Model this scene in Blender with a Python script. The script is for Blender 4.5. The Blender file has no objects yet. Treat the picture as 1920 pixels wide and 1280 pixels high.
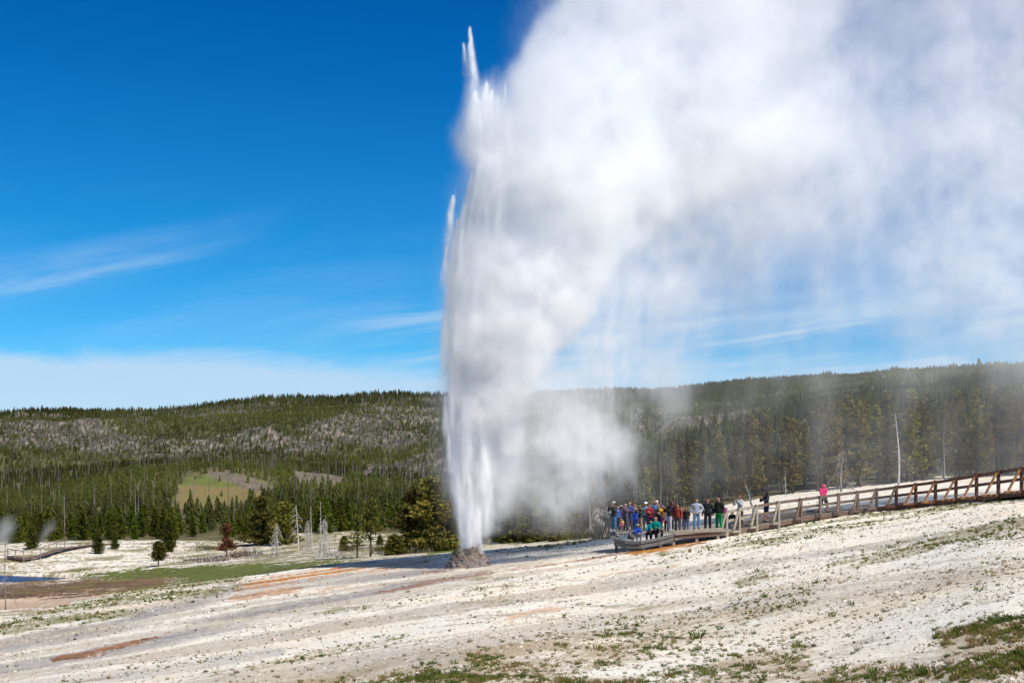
import bpy, math, random
import numpy as np
from mathutils import Vector, Matrix

random.seed(7)
rng = np.random.default_rng(11)
C = bpy.context.scene.collection
SC = bpy.context.scene
R = math.radians
F = 2400.0          # focal length in photograph pixels
HZ = 860.0          # horizon row of the photograph

# ------------------------------------------------------------------ camera
cam_d = bpy.data.cameras.new("camera")
cam = bpy.data.objects.new("camera", cam_d)
C.objects.link(cam)
cam.location = (0, 0, 0)
cam.rotation_euler = (R(90), 0, 0)
cam_d.sensor_width = 36.0
cam_d.lens = 36.0 * F / 1920.0
cam_d.shift_y = (HZ - 640.0) / 1920.0
cam_d.clip_start = 0.1
cam_d.clip_end = 30000
SC.camera = cam

# ------------------------------------------------------------------ sun and sky
SUN_DIR = Vector((0.56, -0.62, 1.05)).normalized()      # towards the sun
SUN_EL = math.asin(SUN_DIR.z)
SUN_AZ = math.atan2(SUN_DIR.x, SUN_DIR.y)
sd = bpy.data.lights.new("sun", 'SUN')
sd.energy = 4.9
sd.angle = R(0.53)
sd.color = (1.0, 0.955, 0.88)
sun = bpy.data.objects.new("sun", sd)
C.objects.link(sun)
sun.rotation_euler = SUN_DIR.to_track_quat('Z', 'Y').to_euler()
sun.location = (30, -20, 60)

W = bpy.data.worlds.new("World")
SC.world = W
W.use_nodes = True
nt = W.node_tree
for n in list(nt.nodes):
    nt.nodes.remove(n)


def N(nt, t, **kw):
    n = nt.nodes.new(t)
    for k, v in kw.items():
        setattr(n, k, v)
    return n


def L(nt, a, b):
    nt.links.new(a, b)


def math_n(nt, op, a, b=None, c=None, clamp=False):
    n = nt.nodes.new('ShaderNodeMath')
    n.operation = op
    n.use_clamp = clamp
    for i, v in enumerate((a, b, c)):
        if v is None:
            continue
        if isinstance(v, (int, float)):
            n.inputs[i].default_value = v
        else:
            nt.links.new(v, n.inputs[i])
    return n.outputs[0]


def maprange(nt, v, a, b, c=0.0, d=1.0, smooth=True):
    n = nt.nodes.new('ShaderNodeMapRange')
    if smooth:
        n.interpolation_type = 'SMOOTHSTEP'
    nt.links.new(v, n.inputs[0])
    for i, q in enumerate((a, b, c, d)):
        n.inputs[i + 1].default_value = q
    return n.outputs[0]


def mixc(nt, f, a, b, blend='MIX'):
    n = nt.nodes.new('ShaderNodeMix')
    n.data_type = 'RGBA'
    n.blend_type = blend
    n.clamp_result = False
    if isinstance(f, (int, float)):
        n.inputs[0].default_value = f
    else:
        nt.links.new(f, n.inputs[0])
    for i, v in ((6, a), (7, b)):
        if isinstance(v, tuple):
            n.inputs[i].default_value = (v[0], v[1], v[2], 1)
        else:
            nt.links.new(v, n.inputs[i])
    return n.outputs[2]


sky = N(nt, 'ShaderNodeTexSky', sky_type='NISHITA')
sky.sun_disc = False
sky.sun_elevation = SUN_EL
sky.sun_rotation = SUN_AZ
sky.altitude = 2300
sky.air_density = 1.0
sky.dust_density = 0.3
sky.ozone_density = 3.0
# deeper, more saturated blue away from the horizon, as a polarised mountain sky has
tc = N(nt, 'ShaderNodeTexCoord')
sep = N(nt, 'ShaderNodeSeparateXYZ')
L(nt, tc.outputs['Generated'], sep.inputs[0])
gx, gy, gz = sep.outputs
el = math_n(nt, 'DIVIDE', gz, math_n(nt, 'SQRT', math_n(nt, 'ADD', math_n(nt, 'MULTIPLY', gx, gx), math_n(nt, 'MULTIPLY', gy, gy))))
az = math_n(nt, 'DIVIDE', gx, math_n(nt, 'MAXIMUM', math_n(nt, 'ABSOLUTE', gy), 0.05))
ramp = N(nt, 'ShaderNodeValToRGB')
L(nt, maprange(nt, el, 0.0, 1.20, 0, 1, False), ramp.inputs[0])
els = ramp.color_ramp.elements
SKY = [(0.0, (0.52, 0.88, 1.05)), (0.16, (0.26, 0.84, 1.12)), (0.42, (0.07, 0.74, 1.12)), (0.75, (0.015, 0.60, 1.08)), (1.0, (0.0, 0.48, 1.02)), (1.3, (0.15, 0.52, 0.95)), (2.0, (0.75, 0.90, 1.05)), (3.0, (0.95, 1.0, 1.05))]
while len(els) < len(SKY):
    els.new(0.5)
for e, (p, c) in zip(els, SKY):
    e.position = p / 3
    e.color = (*[q * 0.8 for q in c], 1)
skyc = mixc(nt, 1.0, sky.outputs[0], ramp.outputs[0], 'MULTIPLY')
skyc = mixc(nt, 1.0, skyc, (1.25, 1.25, 1.25), 'MULTIPLY')


def cloud_noise(sx, sz, rot, scale, off, detail=8, rough=0.62, dist=0.0):
    # long wisps: the direction (azimuth, elevation) turned by rot and stretched
    c, s = math.cos(rot), math.sin(rot)
    a = math_n(nt, 'ADD', math_n(nt, 'MULTIPLY', az, c), math_n(nt, 'MULTIPLY', el, s))
    b = math_n(nt, 'SUBTRACT', math_n(nt, 'MULTIPLY', el, c), math_n(nt, 'MULTIPLY', az, s))
    cb = N(nt, 'ShaderNodeCombineXYZ')
    L(nt, math_n(nt, 'MULTIPLY', a, sx), cb.inputs[0])
    L(nt, math_n(nt, 'MULTIPLY', b, sz), cb.inputs[1])
    cb.inputs[2].default_value = off
    nz = N(nt, 'ShaderNodeTexNoise')
    nz.inputs['Scale'].default_value = scale
    nz.inputs['Detail'].default_value = detail
    nz.inputs['Roughness'].default_value = rough
    nz.inputs['Distortion'].default_value = dist
    L(nt, cb.outputs[0], nz.inputs['Vector'])
    return nz.outputs[0], a, b


def band(v, c, w):
    # smooth bump round c
    d = math_n(nt, 'ABSOLUTE', math_n(nt, 'SUBTRACT', v, c))
    return maprange(nt, d, w, 0.0)


def pxa(x):
    return (x - 960) / F


def pxe(y):
    return (HZ - y) / F


# long streak from (0,555) to (530,430)
rt = math.atan2(125, 530)
n1, a1, b1 = cloud_noise(6, 42, rt, 1.0, 3.1, dist=0.4)
c_, s_ = math.cos(rt), math.sin(rt)
bc = pxe(512) * c_ - pxa(170) * s_
ac = pxa(170) * c_ + pxe(512) * s_
w_along = maprange(nt, math_n(nt, 'SUBTRACT', a1, ac), 0.17, -0.02)
st = math_n(nt, 'MULTIPLY', band(b1, bc, 0.024), w_along)
st = math_n(nt, 'MULTIPLY', st, maprange(nt, n1, 0.30, 0.72))
# bright core line of the streak
n1b, a1b, b1b = cloud_noise(9, 120, rt, 1.0, 7.7, dist=0.3)
st2 = math_n(nt, 'MULTIPLY', band(b1, bc - 0.008, 0.009), math_n(nt, 'MULTIPLY', w_along, maprange(nt, n1b, 0.35, 0.7)))
# low bank at left, fades to the right
n2, a2, b2 = cloud_noise(5, 22, 0.05, 1.0, 11.0, dist=0.6)
edge = math_n(nt, 'ADD', el, math_n(nt, 'MULTIPLY', math_n(nt, 'SUBTRACT', n2, 0.5), 0.05))
edge = math_n(nt, 'ADD', edge, math_n(nt, 'MULTIPLY', maprange(nt, az, pxa(400), pxa(760)), 0.008))
bank = maprange(nt, edge, pxe(650), pxe(700))
low = maprange(nt, math_n(nt, 'ADD', el, math_n(nt, 'MULTIPLY', math_n(nt, 'SUBTRACT', n2, 0.5), 0.03)), pxe(650), pxe(740), 0, 0.8)
bank = math_n(nt, 'MAXIMUM', bank, low)
bank = math_n(nt, 'MULTIPLY', bank, maprange(nt, az, pxa(1500), pxa(600), 0.6, 1.0))
# wisps beside and behind the plume
n3, a3, b3 = cloud_noise(4, 40, 0.10, 1.0, 23.0, dist=0.8)
wis = math_n(nt, 'MULTIPLY', maprange(nt, n3, 0.42, 0.68), band(el, pxe(630), 0.055))
wis = math_n(nt, 'MULTIPLY', wis, maprange(nt, az, pxa(560), pxa(900)))
n4, a4, b4 = cloud_noise(3, 16, 0.17, 1.0, 41.0, dist=0.5)
thin = math_n(nt, 'MULTIPLY', maprange(nt, n4, 0.40, 0.8), maprange(nt, el, pxe(300), pxe(620)))
tot = math_n(nt, 'ADD', math_n(nt, 'MULTIPLY', st, 0.34), math_n(nt, 'MULTIPLY', st2, 0.30))
tot = math_n(nt, 'ADD', tot, math_n(nt, 'MULTIPLY', bank, 0.80))
tot = math_n(nt, 'ADD', tot, math_n(nt, 'MULTIPLY', wis, 0.8))
tot = math_n(nt, 'ADD', tot, math_n(nt, 'MULTIPLY', thin, 0.18), clamp=True)
tot = math_n(nt, 'MINIMUM', tot, 0.85)
skyc = mixc(nt, tot, skyc, (5.2, 6.8, 8.6))
bg = N(nt, 'ShaderNodeBackground')
bg.inputs[1].default_value = 0.10
L(nt, skyc, bg.inputs[0])
out = N(nt, 'ShaderNodeOutputWorld')
L(nt, bg.outputs[0], out.inputs[0])

SC.view_settings.view_transform = 'Standard'
SC.view_settings.look = 'None'
SC.view_settings.exposure = 0.08
SC.view_settings.gamma = 1.0
cy = SC.cycles
cy.max_bounces = 16
cy.diffuse_bounces = 3
cy.glossy_bounces = 2
cy.transmission_bounces = 4
cy.volume_bounces = 14
cy.transparent_max_bounces = 8
cy.volume_step_rate = 2.0
cy.volume_max_steps = 256
cy.use_denoising = True
cy.use_adaptive_sampling = True
cy.adaptive_threshold = 0.02
cy.sample_clamp_indirect = 6.0

# ------------------------------------------------------------------ noise
NT = 512


def spec_noise2(seed, beta=1.6, n=NT):
    r = np.random.default_rng(seed)
    f = np.fft.fftfreq(n)
    k = np.sqrt(f[:, None] ** 2 + f[None, :] ** 2)
    k[0, 0] = 1
    s = np.fft.fft2(r.standard_normal((n, n))) / k ** beta
    s[0, 0] = 0
    a = np.real(np.fft.ifft2(s))
    return a / a.std()


TILES = [spec_noise2(s, b) for s, b in ((1, 1.5), (2, 1.5), (3, 1.15), (4, 0.9))]


def tile(i, u, v):
    """bilinear lookup in periodic fractal noise tile i; one period is 1.0; about N(0,1)"""
    t = TILES[i]
    u = (np.asarray(u, float) % 1.0) * NT
    v = (np.asarray(v, float) % 1.0) * NT
    u0 = np.floor(u).astype(int) % NT
    v0 = np.floor(v).astype(int) % NT
    fu = u - np.floor(u)
    fv = v - np.floor(v)
    u1 = (u0 + 1) % NT
    v1 = (v0 + 1) % NT
    return (t[u0, v0] * (1 - fu) + t[u1, v0] * fu) * (1 - fv) + (t[u0, v1] * (1 - fu) + t[u1, v1] * fu) * fv


def sst(x, a, b):
    t = np.clip((x - a) / (b - a), 0, 1)
    return t * t * (3 - 2 * t)


def pchip(xk, yk, x):
    xk = np.asarray(xk, float)
    yk = np.asarray(yk, float)
    h = np.diff(xk)
    d = np.diff(yk) / h
    m = np.zeros_like(yk)
    m[0], m[-1] = d[0], d[-1]
    for i in range(1, len(yk) - 1):
        if d[i - 1] * d[i] > 0:
            w1, w2 = 2 * h[i] + h[i - 1], h[i] + 2 * h[i - 1]
            m[i] = (w1 + w2) / (w1 / d[i - 1] + w2 / d[i])
    x = np.clip(x, xk[0], xk[-1])
    i = np.clip(np.searchsorted(xk, x) - 1, 0, len(h) - 1)
    t = (x - xk[i]) / h[i]
    return ((2 * t ** 3 - 3 * t ** 2 + 1) * yk[i] + (t ** 3 - 2 * t ** 2 + t) * h[i] * m[i]
            + (-2 * t ** 3 + 3 * t ** 2) * yk[i + 1] + (t ** 3 - t ** 2) * h[i] * m[i + 1])


# ------------------------------------------------------------------ terrain: depression below eye level along 11 bearings
COLS = {
    -400: [(3, 2180), (6, 1720), (12, 1500), (28, 1310), (42, 1225), (50, 1190), (80, 1140), (115, 1108), (131, 1092), (145, 1070), (165, 1030), (200, 1015), (300, 990), (450, 965), (600, 945), (900, 915), (1100, 870), (1300, 820), (1500, 790), (1800, 782), (2200, 772)],
    0: [(3, 2180), (6, 1690), (12, 1450), (28, 1280), (42, 1200), (52, 1165), (60, 1150), (85, 1125), (115, 1100), (131, 1091), (139, 1078), (165, 1024), (200, 1012), (300, 985), (450, 955), (600, 938), (750, 925), (900, 910), (1100, 870), (1300, 812), (1500, 788), (1800, 780), (2200, 770)],
    300: [(3, 2180), (6, 1640), (12, 1400), (23, 1280), (35, 1200), (55, 1130), (70, 1103), (78, 1101), (100, 1096), (120, 1081), (140, 1060), (165, 1030), (180, 1012), (200, 1006), (300, 965), (450, 915), (600, 892), (750, 898), (900, 885), (1100, 868), (1250, 830), (1400, 800), (1800, 785), (2200, 763)],
    450: [(3, 2180), (6, 1620), (12, 1380), (20, 1280), (36, 1180), (58, 1107), (72, 1082), (80, 1080), (100, 1075), (125, 1060), (150, 1038), (175, 1018), (200, 1008), (300, 962), (420, 935), (520, 900), (600, 880), (750, 885), (900, 880), (1100, 866), (1250, 828), (1400, 790), (1800, 768), (2200, 750)],
    600: [(3, 2180), (6, 1600), (12, 1360), (18, 1280), (38, 1150), (62, 1085), (75, 1062), (82, 1061), (100, 1056), (130, 1038), (160, 1012), (190, 995), (300, 955), (450, 920), (600, 893), (750, 893), (900, 885), (1100, 860), (1250, 825), (1400, 790), (1800, 765), (2200, 740)],
    860: [(3, 2180), (6, 1580), (14, 1280), (30, 1150), (55, 1080), (68, 1063), (80, 1042), (88, 1036), (100, 1035), (130, 1020), (160, 1003), (200, 985), (300, 955), (500, 925), (700, 900), (900, 880), (1050, 850), (1150, 822), (1400, 780), (1800, 760), (2200, 738)],
    1100: [(3, 2180), (6, 1570), (13.5, 1280), (28, 1150), (50, 1080), (68, 1040), (80, 1025), (95, 1012), (110, 1008), (130, 1000), (160, 985), (200, 965), (300, 935), (500, 905), (900, 868), (1050, 840), (1200, 810), (1500, 772), (1800, 755), (2200, 732)],
    1300: [(3, 2160), (6, 1560), (13, 1280), (27, 1150), (50, 1045), (62, 1020), (70, 1012), (80, 992), (95, 975), (115, 962), (140, 950), (160, 935), (200, 910), (300, 885), (500, 860), (900, 835), (1050, 810), (1200, 785), (1500, 755), (1800, 740), (2200, 722)],
    1500: [(3, 2140), (6, 1550), (12, 1280), (25, 1120), (40, 1045), (60, 993), (73, 980), (83, 967), (100, 944), (112, 931), (125, 929), (140, 926), (160, 910), (200, 885), (300, 850), (500, 815), (800, 775), (1200, 745), (1600, 725), (2200, 708)],
    1700: [(3, 2110), (6, 1540), (10.5, 1280), (16, 1150), (28, 1060), (45, 995), (62, 965), (73, 953), (85, 930), (100, 914), (110, 911), (125, 915), (140, 908), (160, 890), (200, 865), (300, 825), (500, 785), (800, 745), (1200, 720), (1600, 706), (2200, 700)],
    1920: [(3, 2080), (6, 1520), (9, 1280), (16, 1090), (28, 1005), (45, 953), (58, 937), (64, 930), (72, 921), (85, 912), (100, 905), (125, 898), (150, 885), (200, 855), (300, 810), (500, 765), (800, 725), (1200, 700), (1600, 694), (2200, 690)],
    2500: [(3, 2080), (6, 1510), (9, 1260), (16, 1060), (28, 970), (45, 920), (58, 905), (72, 900), (100, 890), (150, 870), (200, 840), (300, 800), (500, 755), (800, 715), (1200, 692), (2200, 680)],
}
LD = np.linspace(math.log(3), math.log(12000), 700)
_xs = sorted(COLS)
_tab = []
for cx in _xs:
    pts = [(d_, y_ + (9 if d_ >= 1750 else (5 if d_ >= 1350 else 0))) for d_, y_ in COLS[cx]] + [(2700, COLS[cx][-1][1] + 30), (4000, 815), (12000, 845)]
    _tab.append(pchip([math.log(p[0]) for p in pts], [p[1] for p in pts], LD))
_tab = np.array(_tab)
XG = np.arange(-400, 2501, 20)
ROW = np.array([pchip(_xs, _tab[:, k], XG) for k in range(len(LD))]).T
_k = np.array([1, 2, 3, 2, 1.]) / 9
for _ in range(2):
    P_ = np.pad(ROW, ((2, 2), (0, 0)), 'edge')
    ROW = sum(_k[i] * P_[i:i + ROW.shape[0]] for i in range(5))


def zbase(x, D):
    """ground height below eye at image bearing x (px) and distance D"""
    x = np.clip(np.asarray(x, float), -400, 2499.9)
    D = np.asarray(D, float)
    ld = np.clip((np.log(np.maximum(D, 3.001)) - LD[0]) / (LD[1] - LD[0]), 0, len(LD) - 1.001)
    gx_ = (x + 400) / 20
    i = gx_.astype(int)
    j = ld.astype(int)
    a = gx_ - i
    b = ld - j
    r = (ROW[i, j] * (1 - a) + ROW[i + 1, j] * a) * (1 - b) + (ROW[i, j + 1] * (1 - a) + ROW[i + 1, j + 1] * a) * b
    return -(r - HZ) * D / F


def river_mask(x, D):
    # a bend of the river at left: narrows to a point at about x=150
    t = np.clip((150 - x) / 150, 0, 1.6)
    c = 135.5 + 0.5 * t
    return sst(4.0 * t ** 0.6 + 0.6 - np.abs(D - c), -0.6, 0.8) * (x < 165)


def zground(x, D):
    X = (x - 960) / F * D
    z = zbase(x, D)
    n = tile(0, X / 60, D / 60) * 0.05 + tile(2, X / 9, D / 9) * 0.014
    amp = np.clip(D / 40, 0.35, 1.0) * (1 - 0.75 * sst(D, 95, 110) * sst(D, 145, 130))
    z = z + n * amp
    z = z + tile(1, X / 900 + 0.3, D / 900) * 0.004 * np.clip(D - 200, 0, 700) * sst(D, 200, 500)
    z = z + tile(0, X / 300 + 0.1, D / 300) * 0.0022 * np.clip(D - 400, 0, 1400)
    # stepped terracettes in the far white bank
    z = z - 0.75 * river_mask(x, D)
    return z


def ground_at(X, Y):
    x = 960 + F * np.asarray(X, float) / np.asarray(Y, float)
    return zground(x, np.asarray(Y, float))


def P(x, y, D):
    return Vector(((x - 960) / F * D, D, (HZ - y) / F * D))


def ground_px(x, y, d0=4.0, d1=2200.0):
    """nearest ground point seen at pixel (x, y)"""
    Ds = np.exp(np.linspace(math.log(d0), math.log(d1), 1500))
    rows = HZ - zground(np.full_like(Ds, x), Ds) * F / Ds
    k = np.argmax(rows <= y)
    D = Ds[k] if rows[k] <= y else Ds[-1]
    return Vector(((x - 960) / F * D, D, float(zground(np.array([x * 1.0]), np.array([D]))[0])))


# ------------------------------------------------------------------ object helpers
def tag(o, label=None, cat=None, group=None, kind=None):
    if label:
        o['label'] = label
    if cat:
        o['category'] = cat
    if group:
        o['group'] = group
    if kind:
        o['kind'] = kind
    return o


def np_mesh(name, verts, faces, mats=(), parent=None, smooth=False, midx=None, link=True):
    """verts (n,3); faces (m,3) or (m,4) array, or a list of such arrays"""
    me = bpy.data.meshes.new(name)
    verts = np.asarray(verts, np.float32)
    if not isinstance(faces, (list, tuple)):
        faces = [faces]
    faces = [np.asarray(f, np.int32) for f in faces if len(f)]
    me.vertices.add(len(verts))
    me.vertices.foreach_set('co', verts.ravel())
    loops = np.concatenate([f.ravel() for f in faces])
    sizes = np.concatenate([np.full(len(f), f.shape[1], np.int32) for f in faces])
    starts = np.concatenate([[0], np.cumsum(sizes)[:-1]]).astype(np.int32)
    me.loops.add(len(loops))
    me.loops.foreach_set('vertex_index', loops)
    me.polygons.add(len(sizes))
    me.polygons.foreach_set('loop_start', starts)
    if midx is not None:
        me.polygons.foreach_set('material_index', np.asarray(midx, np.int32))
    me.polygons.foreach_set('use_smooth', np.full(len(sizes), bool(smooth)))
    me.update(calc_edges=True)
    for m in mats:
        me.materials.append(m)
    if not link:
        return me
    o = bpy.data.objects.new(name, me)
    C.objects.link(o)
    if parent is not None:
        o.parent = parent
    return o


def empty(name, loc=(0, 0, 0), rz=0.0):
    o = bpy.data.objects.new(name, None)
    C.objects.link(o)
    o.location = loc
    o.rotation_euler = (0, 0, rz)
    o.empty_display_size = 0.3
    return o


class MB:
    """mesh builder that collects boxes, beams and tapered tubes"""

    def __init__(self):
        self.v = []
        self.q = []
        self.n = 0

    def add(self, v, q):
        self.v.append(np.asarray(v, float))
        self.q.append(np.asarray(q, int) + self.n)
        self.n += len(v)

    def beam(self, a, b, w, h, up=(0, 0, 1)):
        a, b, up = Vector(a), Vector(b), Vector(up)
        d = (b - a).normalized()
        s = d.cross(up)
        if s.length < 1e-4:
            s = d.cross(Vector((1, 0, 0)))
        s.normalize()
        u = s.cross(d)
        bev = min(w, h) * 0.12
        prof = [(-w / 2 + bev, -h / 2), (w / 2 - bev, -h / 2), (w / 2, -h / 2 + bev), (w / 2, h / 2 - bev),
                (w / 2 - bev, h / 2), (-w / 2 + bev, h / 2), (-w / 2, h / 2 - bev), (-w / 2, -h / 2 + bev)]
        v = [p + s * x + u * y for p in (a, b) for x, y in prof]
        q = [(i, (i + 1) % 8, 8 + (i + 1) % 8, 8 + i) for i in range(8)]
        q += [(0, 3, 2, 1), (0, 5, 4, 3), (0, 7, 6, 5), (8, 9, 10, 11), (8, 11, 12, 13), (8, 13, 14, 15)]
        self.add(v, q)

    def tube(self, pts, rads, n=6):
        pts = [Vector(p) for p in pts]
        v = []
        for i, p in enumerate(pts):
            d = (pts[min(i + 1, len(pts) - 1)] - pts[max(i - 1, 0)]).normalized()
            s = d.cross(Vector((0.13, 0.97, 0.2))).normalized()
            u = s.cross(d)
            for k in range(n):
                t = 2 * math.pi * k / n
                v.append(p + (s * math.cos(t) + u * math.sin(t)) * rads[i])
        q = []
        for i in range(len(pts) - 1):
            for k in range(n):
                q.append((i * n + k, i * n + (k + 1) % n, (i + 1) * n + (k + 1) % n, (i + 1) * n + k))
        v.append(pts[0])
        v.append(pts[-1])
        a, b = len(v) - 2, len(v) - 1
        for k in range(0, n):
            q.append((a, (k + 1) % n, k, a))
            e = (len(pts) - 1) * n
            q.append((b, e + k, e + (k + 1) % n, b))
        self.add(v, q)

    def build(self, name, mat, parent=None, smooth=False):
        v = np.concatenate(self.v)
        q = np.concatenate(self.q)
        tri = q[:, 0] == q[:, 3]
        fs = [q[~tri], q[tri][:, :3]]
        return np_mesh(name, v, fs, [mat] if not isinstance(mat, (list, tuple)) else mat, parent, smooth)


# ------------------------------------------------------------------ materials
def new_mat(name, rough=0.85, spec=0.25):
    m = bpy.data.materials.new(name)
    m.use_nodes = True
    b = m.node_tree.nodes['Principled BSDF']
    b.inputs['Roughness'].default_value = rough
    b.inputs['Specular IOR Level'].default_value = spec
    return m, m.node_tree, b


def noisy_mat(name, c1, c2, scale=6.0, rough=0.85, spec=0.25, bump=0.0, stretch=(1, 1, 1), rnd=0.0, detail=5):
    m, t, b = new_mat(name, rough, spec)
    tcn = N(t, 'ShaderNodeTexCoord')
    mp = N(t, 'ShaderNodeMapping')
    mp.inputs['Scale'].default_value = stretch
    L(t, tcn.outputs['Object'], mp.inputs[0])
    nz = N(t, 'ShaderNodeTexNoise')
    nz.inputs['Scale'].default_value = scale
    nz.inputs['Detail'].default_value = detail
    L(t, mp.outputs[0], nz.inputs['Vector'])
    f = maprange(t, nz.outputs[0], 0.3, 0.7)
    c = mixc(t, f, c1, c2)
    if rnd:
        oi = N(t, 'ShaderNodeObjectInfo')
        hs = N(t, 'ShaderNodeHueSaturation')
        L(t, c, hs.inputs['Color'])
        L(t, maprange(t, oi.outputs['Random'], 0, 1, 1 - rnd, 1 + rnd, False), hs.inputs['Value'])
        r2 = math_n(t, 'FRACT', math_n(t, 'MULTIPLY', oi.outputs['Random'], 7.31))
        L(t, maprange(t, r2, 0, 1, 0.5 - rnd * 0.07, 0.5 + rnd * 0.05, False), hs.inputs['Hue'])
        c = hs.outputs[0]
    L(t, c, b.inputs['Base Color'])
    if bump:
        bp = N(t, 'ShaderNodeBump')
        bp.inputs['Strength'].default_value = bump
        bp.inputs['Distance'].default_value = 0.02
        L(t, nz.outputs[0], bp.inputs['Height'])
        L(t, bp.outputs[0], b.inputs['Normal'])
    return m

# ------------------------------------------------------------------ ground zones (places on the ground, traced by bearing and distance)
def inpoly(x, y, poly):
    x = np.asarray(x, float)
    y = np.asarray(y, float)
    r = np.zeros(x.shape, bool)
    n = len(poly)
    for i in range(n):
        x1, y1 = poly[i]
        x2, y2 = poly[(i + 1) % n]
        if y1 == y2:
            continue
        c = ((y1 > y) != (y2 > y)) & (x < (x2 - x1) * (y - y1) / (y2 - y1) + x1)
        r ^= c
    return r


def lined(x, y, pts, aniso=1.0):
    """distance (px) to a polyline and the fraction along it"""
    best = np.full(x.shape, 1e9)
    frac = np.zeros(x.shape)
    n = len(pts) - 1
    for i in range(n):
        x1, y1 = pts[i]
        x2, y2 = pts[i + 1]
        dx, dy = x2 - x1, y2 - y1
        t = np.clip(((x - x1) * dx + (y - y1) * dy) / (dx * dx + dy * dy), 0, 1)
        d = np.hypot(x - x1 - t * dx, (y - y1 - t * dy) * aniso)
        m = d < best
        best = np.where(m, d, best)
        frac = np.where(m, (i + t) / n, frac)
    return best, frac


EDGE_X = [-400, 0, 300, 450, 600, 860, 1100, 1300, 1500, 1700, 1920, 2500]
EDGE_D = [52, 53, 76, 79, 84, 93, 101, 120, 150, 150, 145, 145]


def d_edge(x):
    return np.interp(x, EDGE_X, EDGE_D)


CLIFFS = [[(0, 778), (60, 774), (130, 780), (210, 802), (330, 818), (420, 808), (480, 805), (560, 818), (650, 838), (600, 852), (470, 852), (330, 858), (150, 852), (60, 840), (-50, 835), (-50, 780)],
          [(560, 812), (610, 790), (700, 772), (800, 772), (850, 790), (850, 822), (790, 830), (740, 842), (640, 835)],
          [(640, 893), (700, 872), (770, 860), (850, 822), (870, 822), (870, 925), (800, 915), (720, 905)],
          [(980, 740), (1100, 750), (1090, 830), (980, 840)],
          [(1180, 778), (1300, 770), (1480, 762), (1480, 792), (1300, 800), (1200, 812)]]
CLEAR = [(330, 912), (345, 898), (385, 890), (440, 886), (500, 900), (528, 912), (512, 945), (420, 956), (326, 952)]
LOGS = [[(380, 893), (400, 883), (450, 888), (525, 910), (530, 920), (500, 922), (430, 900)],
        [(545, 888), (570, 882), (640, 893), (720, 925), (730, 935), (640, 912), (560, 898)]]
RIDGE_SNAG = [(200, 765), (420, 742), (640, 732), (860, 733), (1150, 725), (1150, 760), (860, 772), (600, 770), (400, 790), (260, 800), (180, 790)]
BROWN = [(-300, 1096), (20, 1094), (100, 1091), (160, 1084), (260, 1082), (330, 1090), (420, 1100), (330, 1106), (200, 1112), (90, 1122), (20, 1126), (-300, 1140)]
GREEN = [(140, 1078), (200, 1070), (330, 1063), (470, 1056), (640, 1050), (690, 1047), (620, 1062), (520, 1080), (420, 1098), (330, 1088), (240, 1082), (150, 1082)]
PINK = [(-300, 1142), (20, 1126), (100, 1120), (230, 1110), (260, 1114), (120, 1134), (60, 1142), (-300, 1160)]
GREEN2 = [(800, 1040), (810, 1018), (840, 1008), (900, 1004), (910, 1026), (860, 1034)]

ORANGE = [([(440, 1103), (500, 1090), (570, 1077), (640, 1065), (710, 1053)], 6, 0), ([(690, 1066), (760, 1053), (822, 1044)], 5, 0),
          ([(100, 1231), (160, 1221), (225, 1206), (290, 1190), (352, 1170)], 3.4, 1), ([(430, 1122), (480, 1114), (560, 1104)], 6, 2),
          ([(590, 1112), (665, 1098)], 3.5, 2), ([(640, 1068), (700, 1056), (790, 1056)], 6, 2),
          ([(800, 1076), (960, 1064), (1120, 1044), (1230, 1030), (1320, 1006), (1400, 988), (1470, 975)], 4.5, 3),
          ([(1180, 1037), (1240, 1030), (1330, 1006)], 9, 1), ([(1195, 1035), (1240, 1029), (1275, 1022)], 3, 0), ([(1120, 1058), (1000, 1072), (850, 1085), (700, 1112)], 2.5, 3),
          ([(945, 1160), (1000, 1146), (1060, 1138)], 7, 4), ([(640, 1040), (700, 1037)], 4, 0),
          ([(60, 1045), (130, 1038)], 6, 2), ([(1100, 1082), (1250, 1066), (1420, 1048)], 3, 4)]
GREY = [([(910, 1070), (760, 1096), (640, 1124), (500, 1146), (330, 1186), (100, 1236), (-100, 1275)], 17),
        ([(850, 1066), (700, 1076), (560, 1092), (430, 1108), (340, 1140), (200, 1178), (-100, 1225)], 13),
        ([(905, 1058), (1010, 1046), (1150, 1028)], 10), ([(960, 1120), (1150, 1096), (1400, 1060), (1700, 1016), (1990, 965)], 8),  # first streak here paints grey where the plume's shade falls
        ([(300, 1230), (600, 1170), (900, 1130), (1040, 1115)], 9), ([(-50, 1290), (260, 1262), (520, 1215)], 12),
        ([(600, 1280), (900, 1200), (1300, 1120)], 7)]
GRASS_GAIN = 1.25
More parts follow.
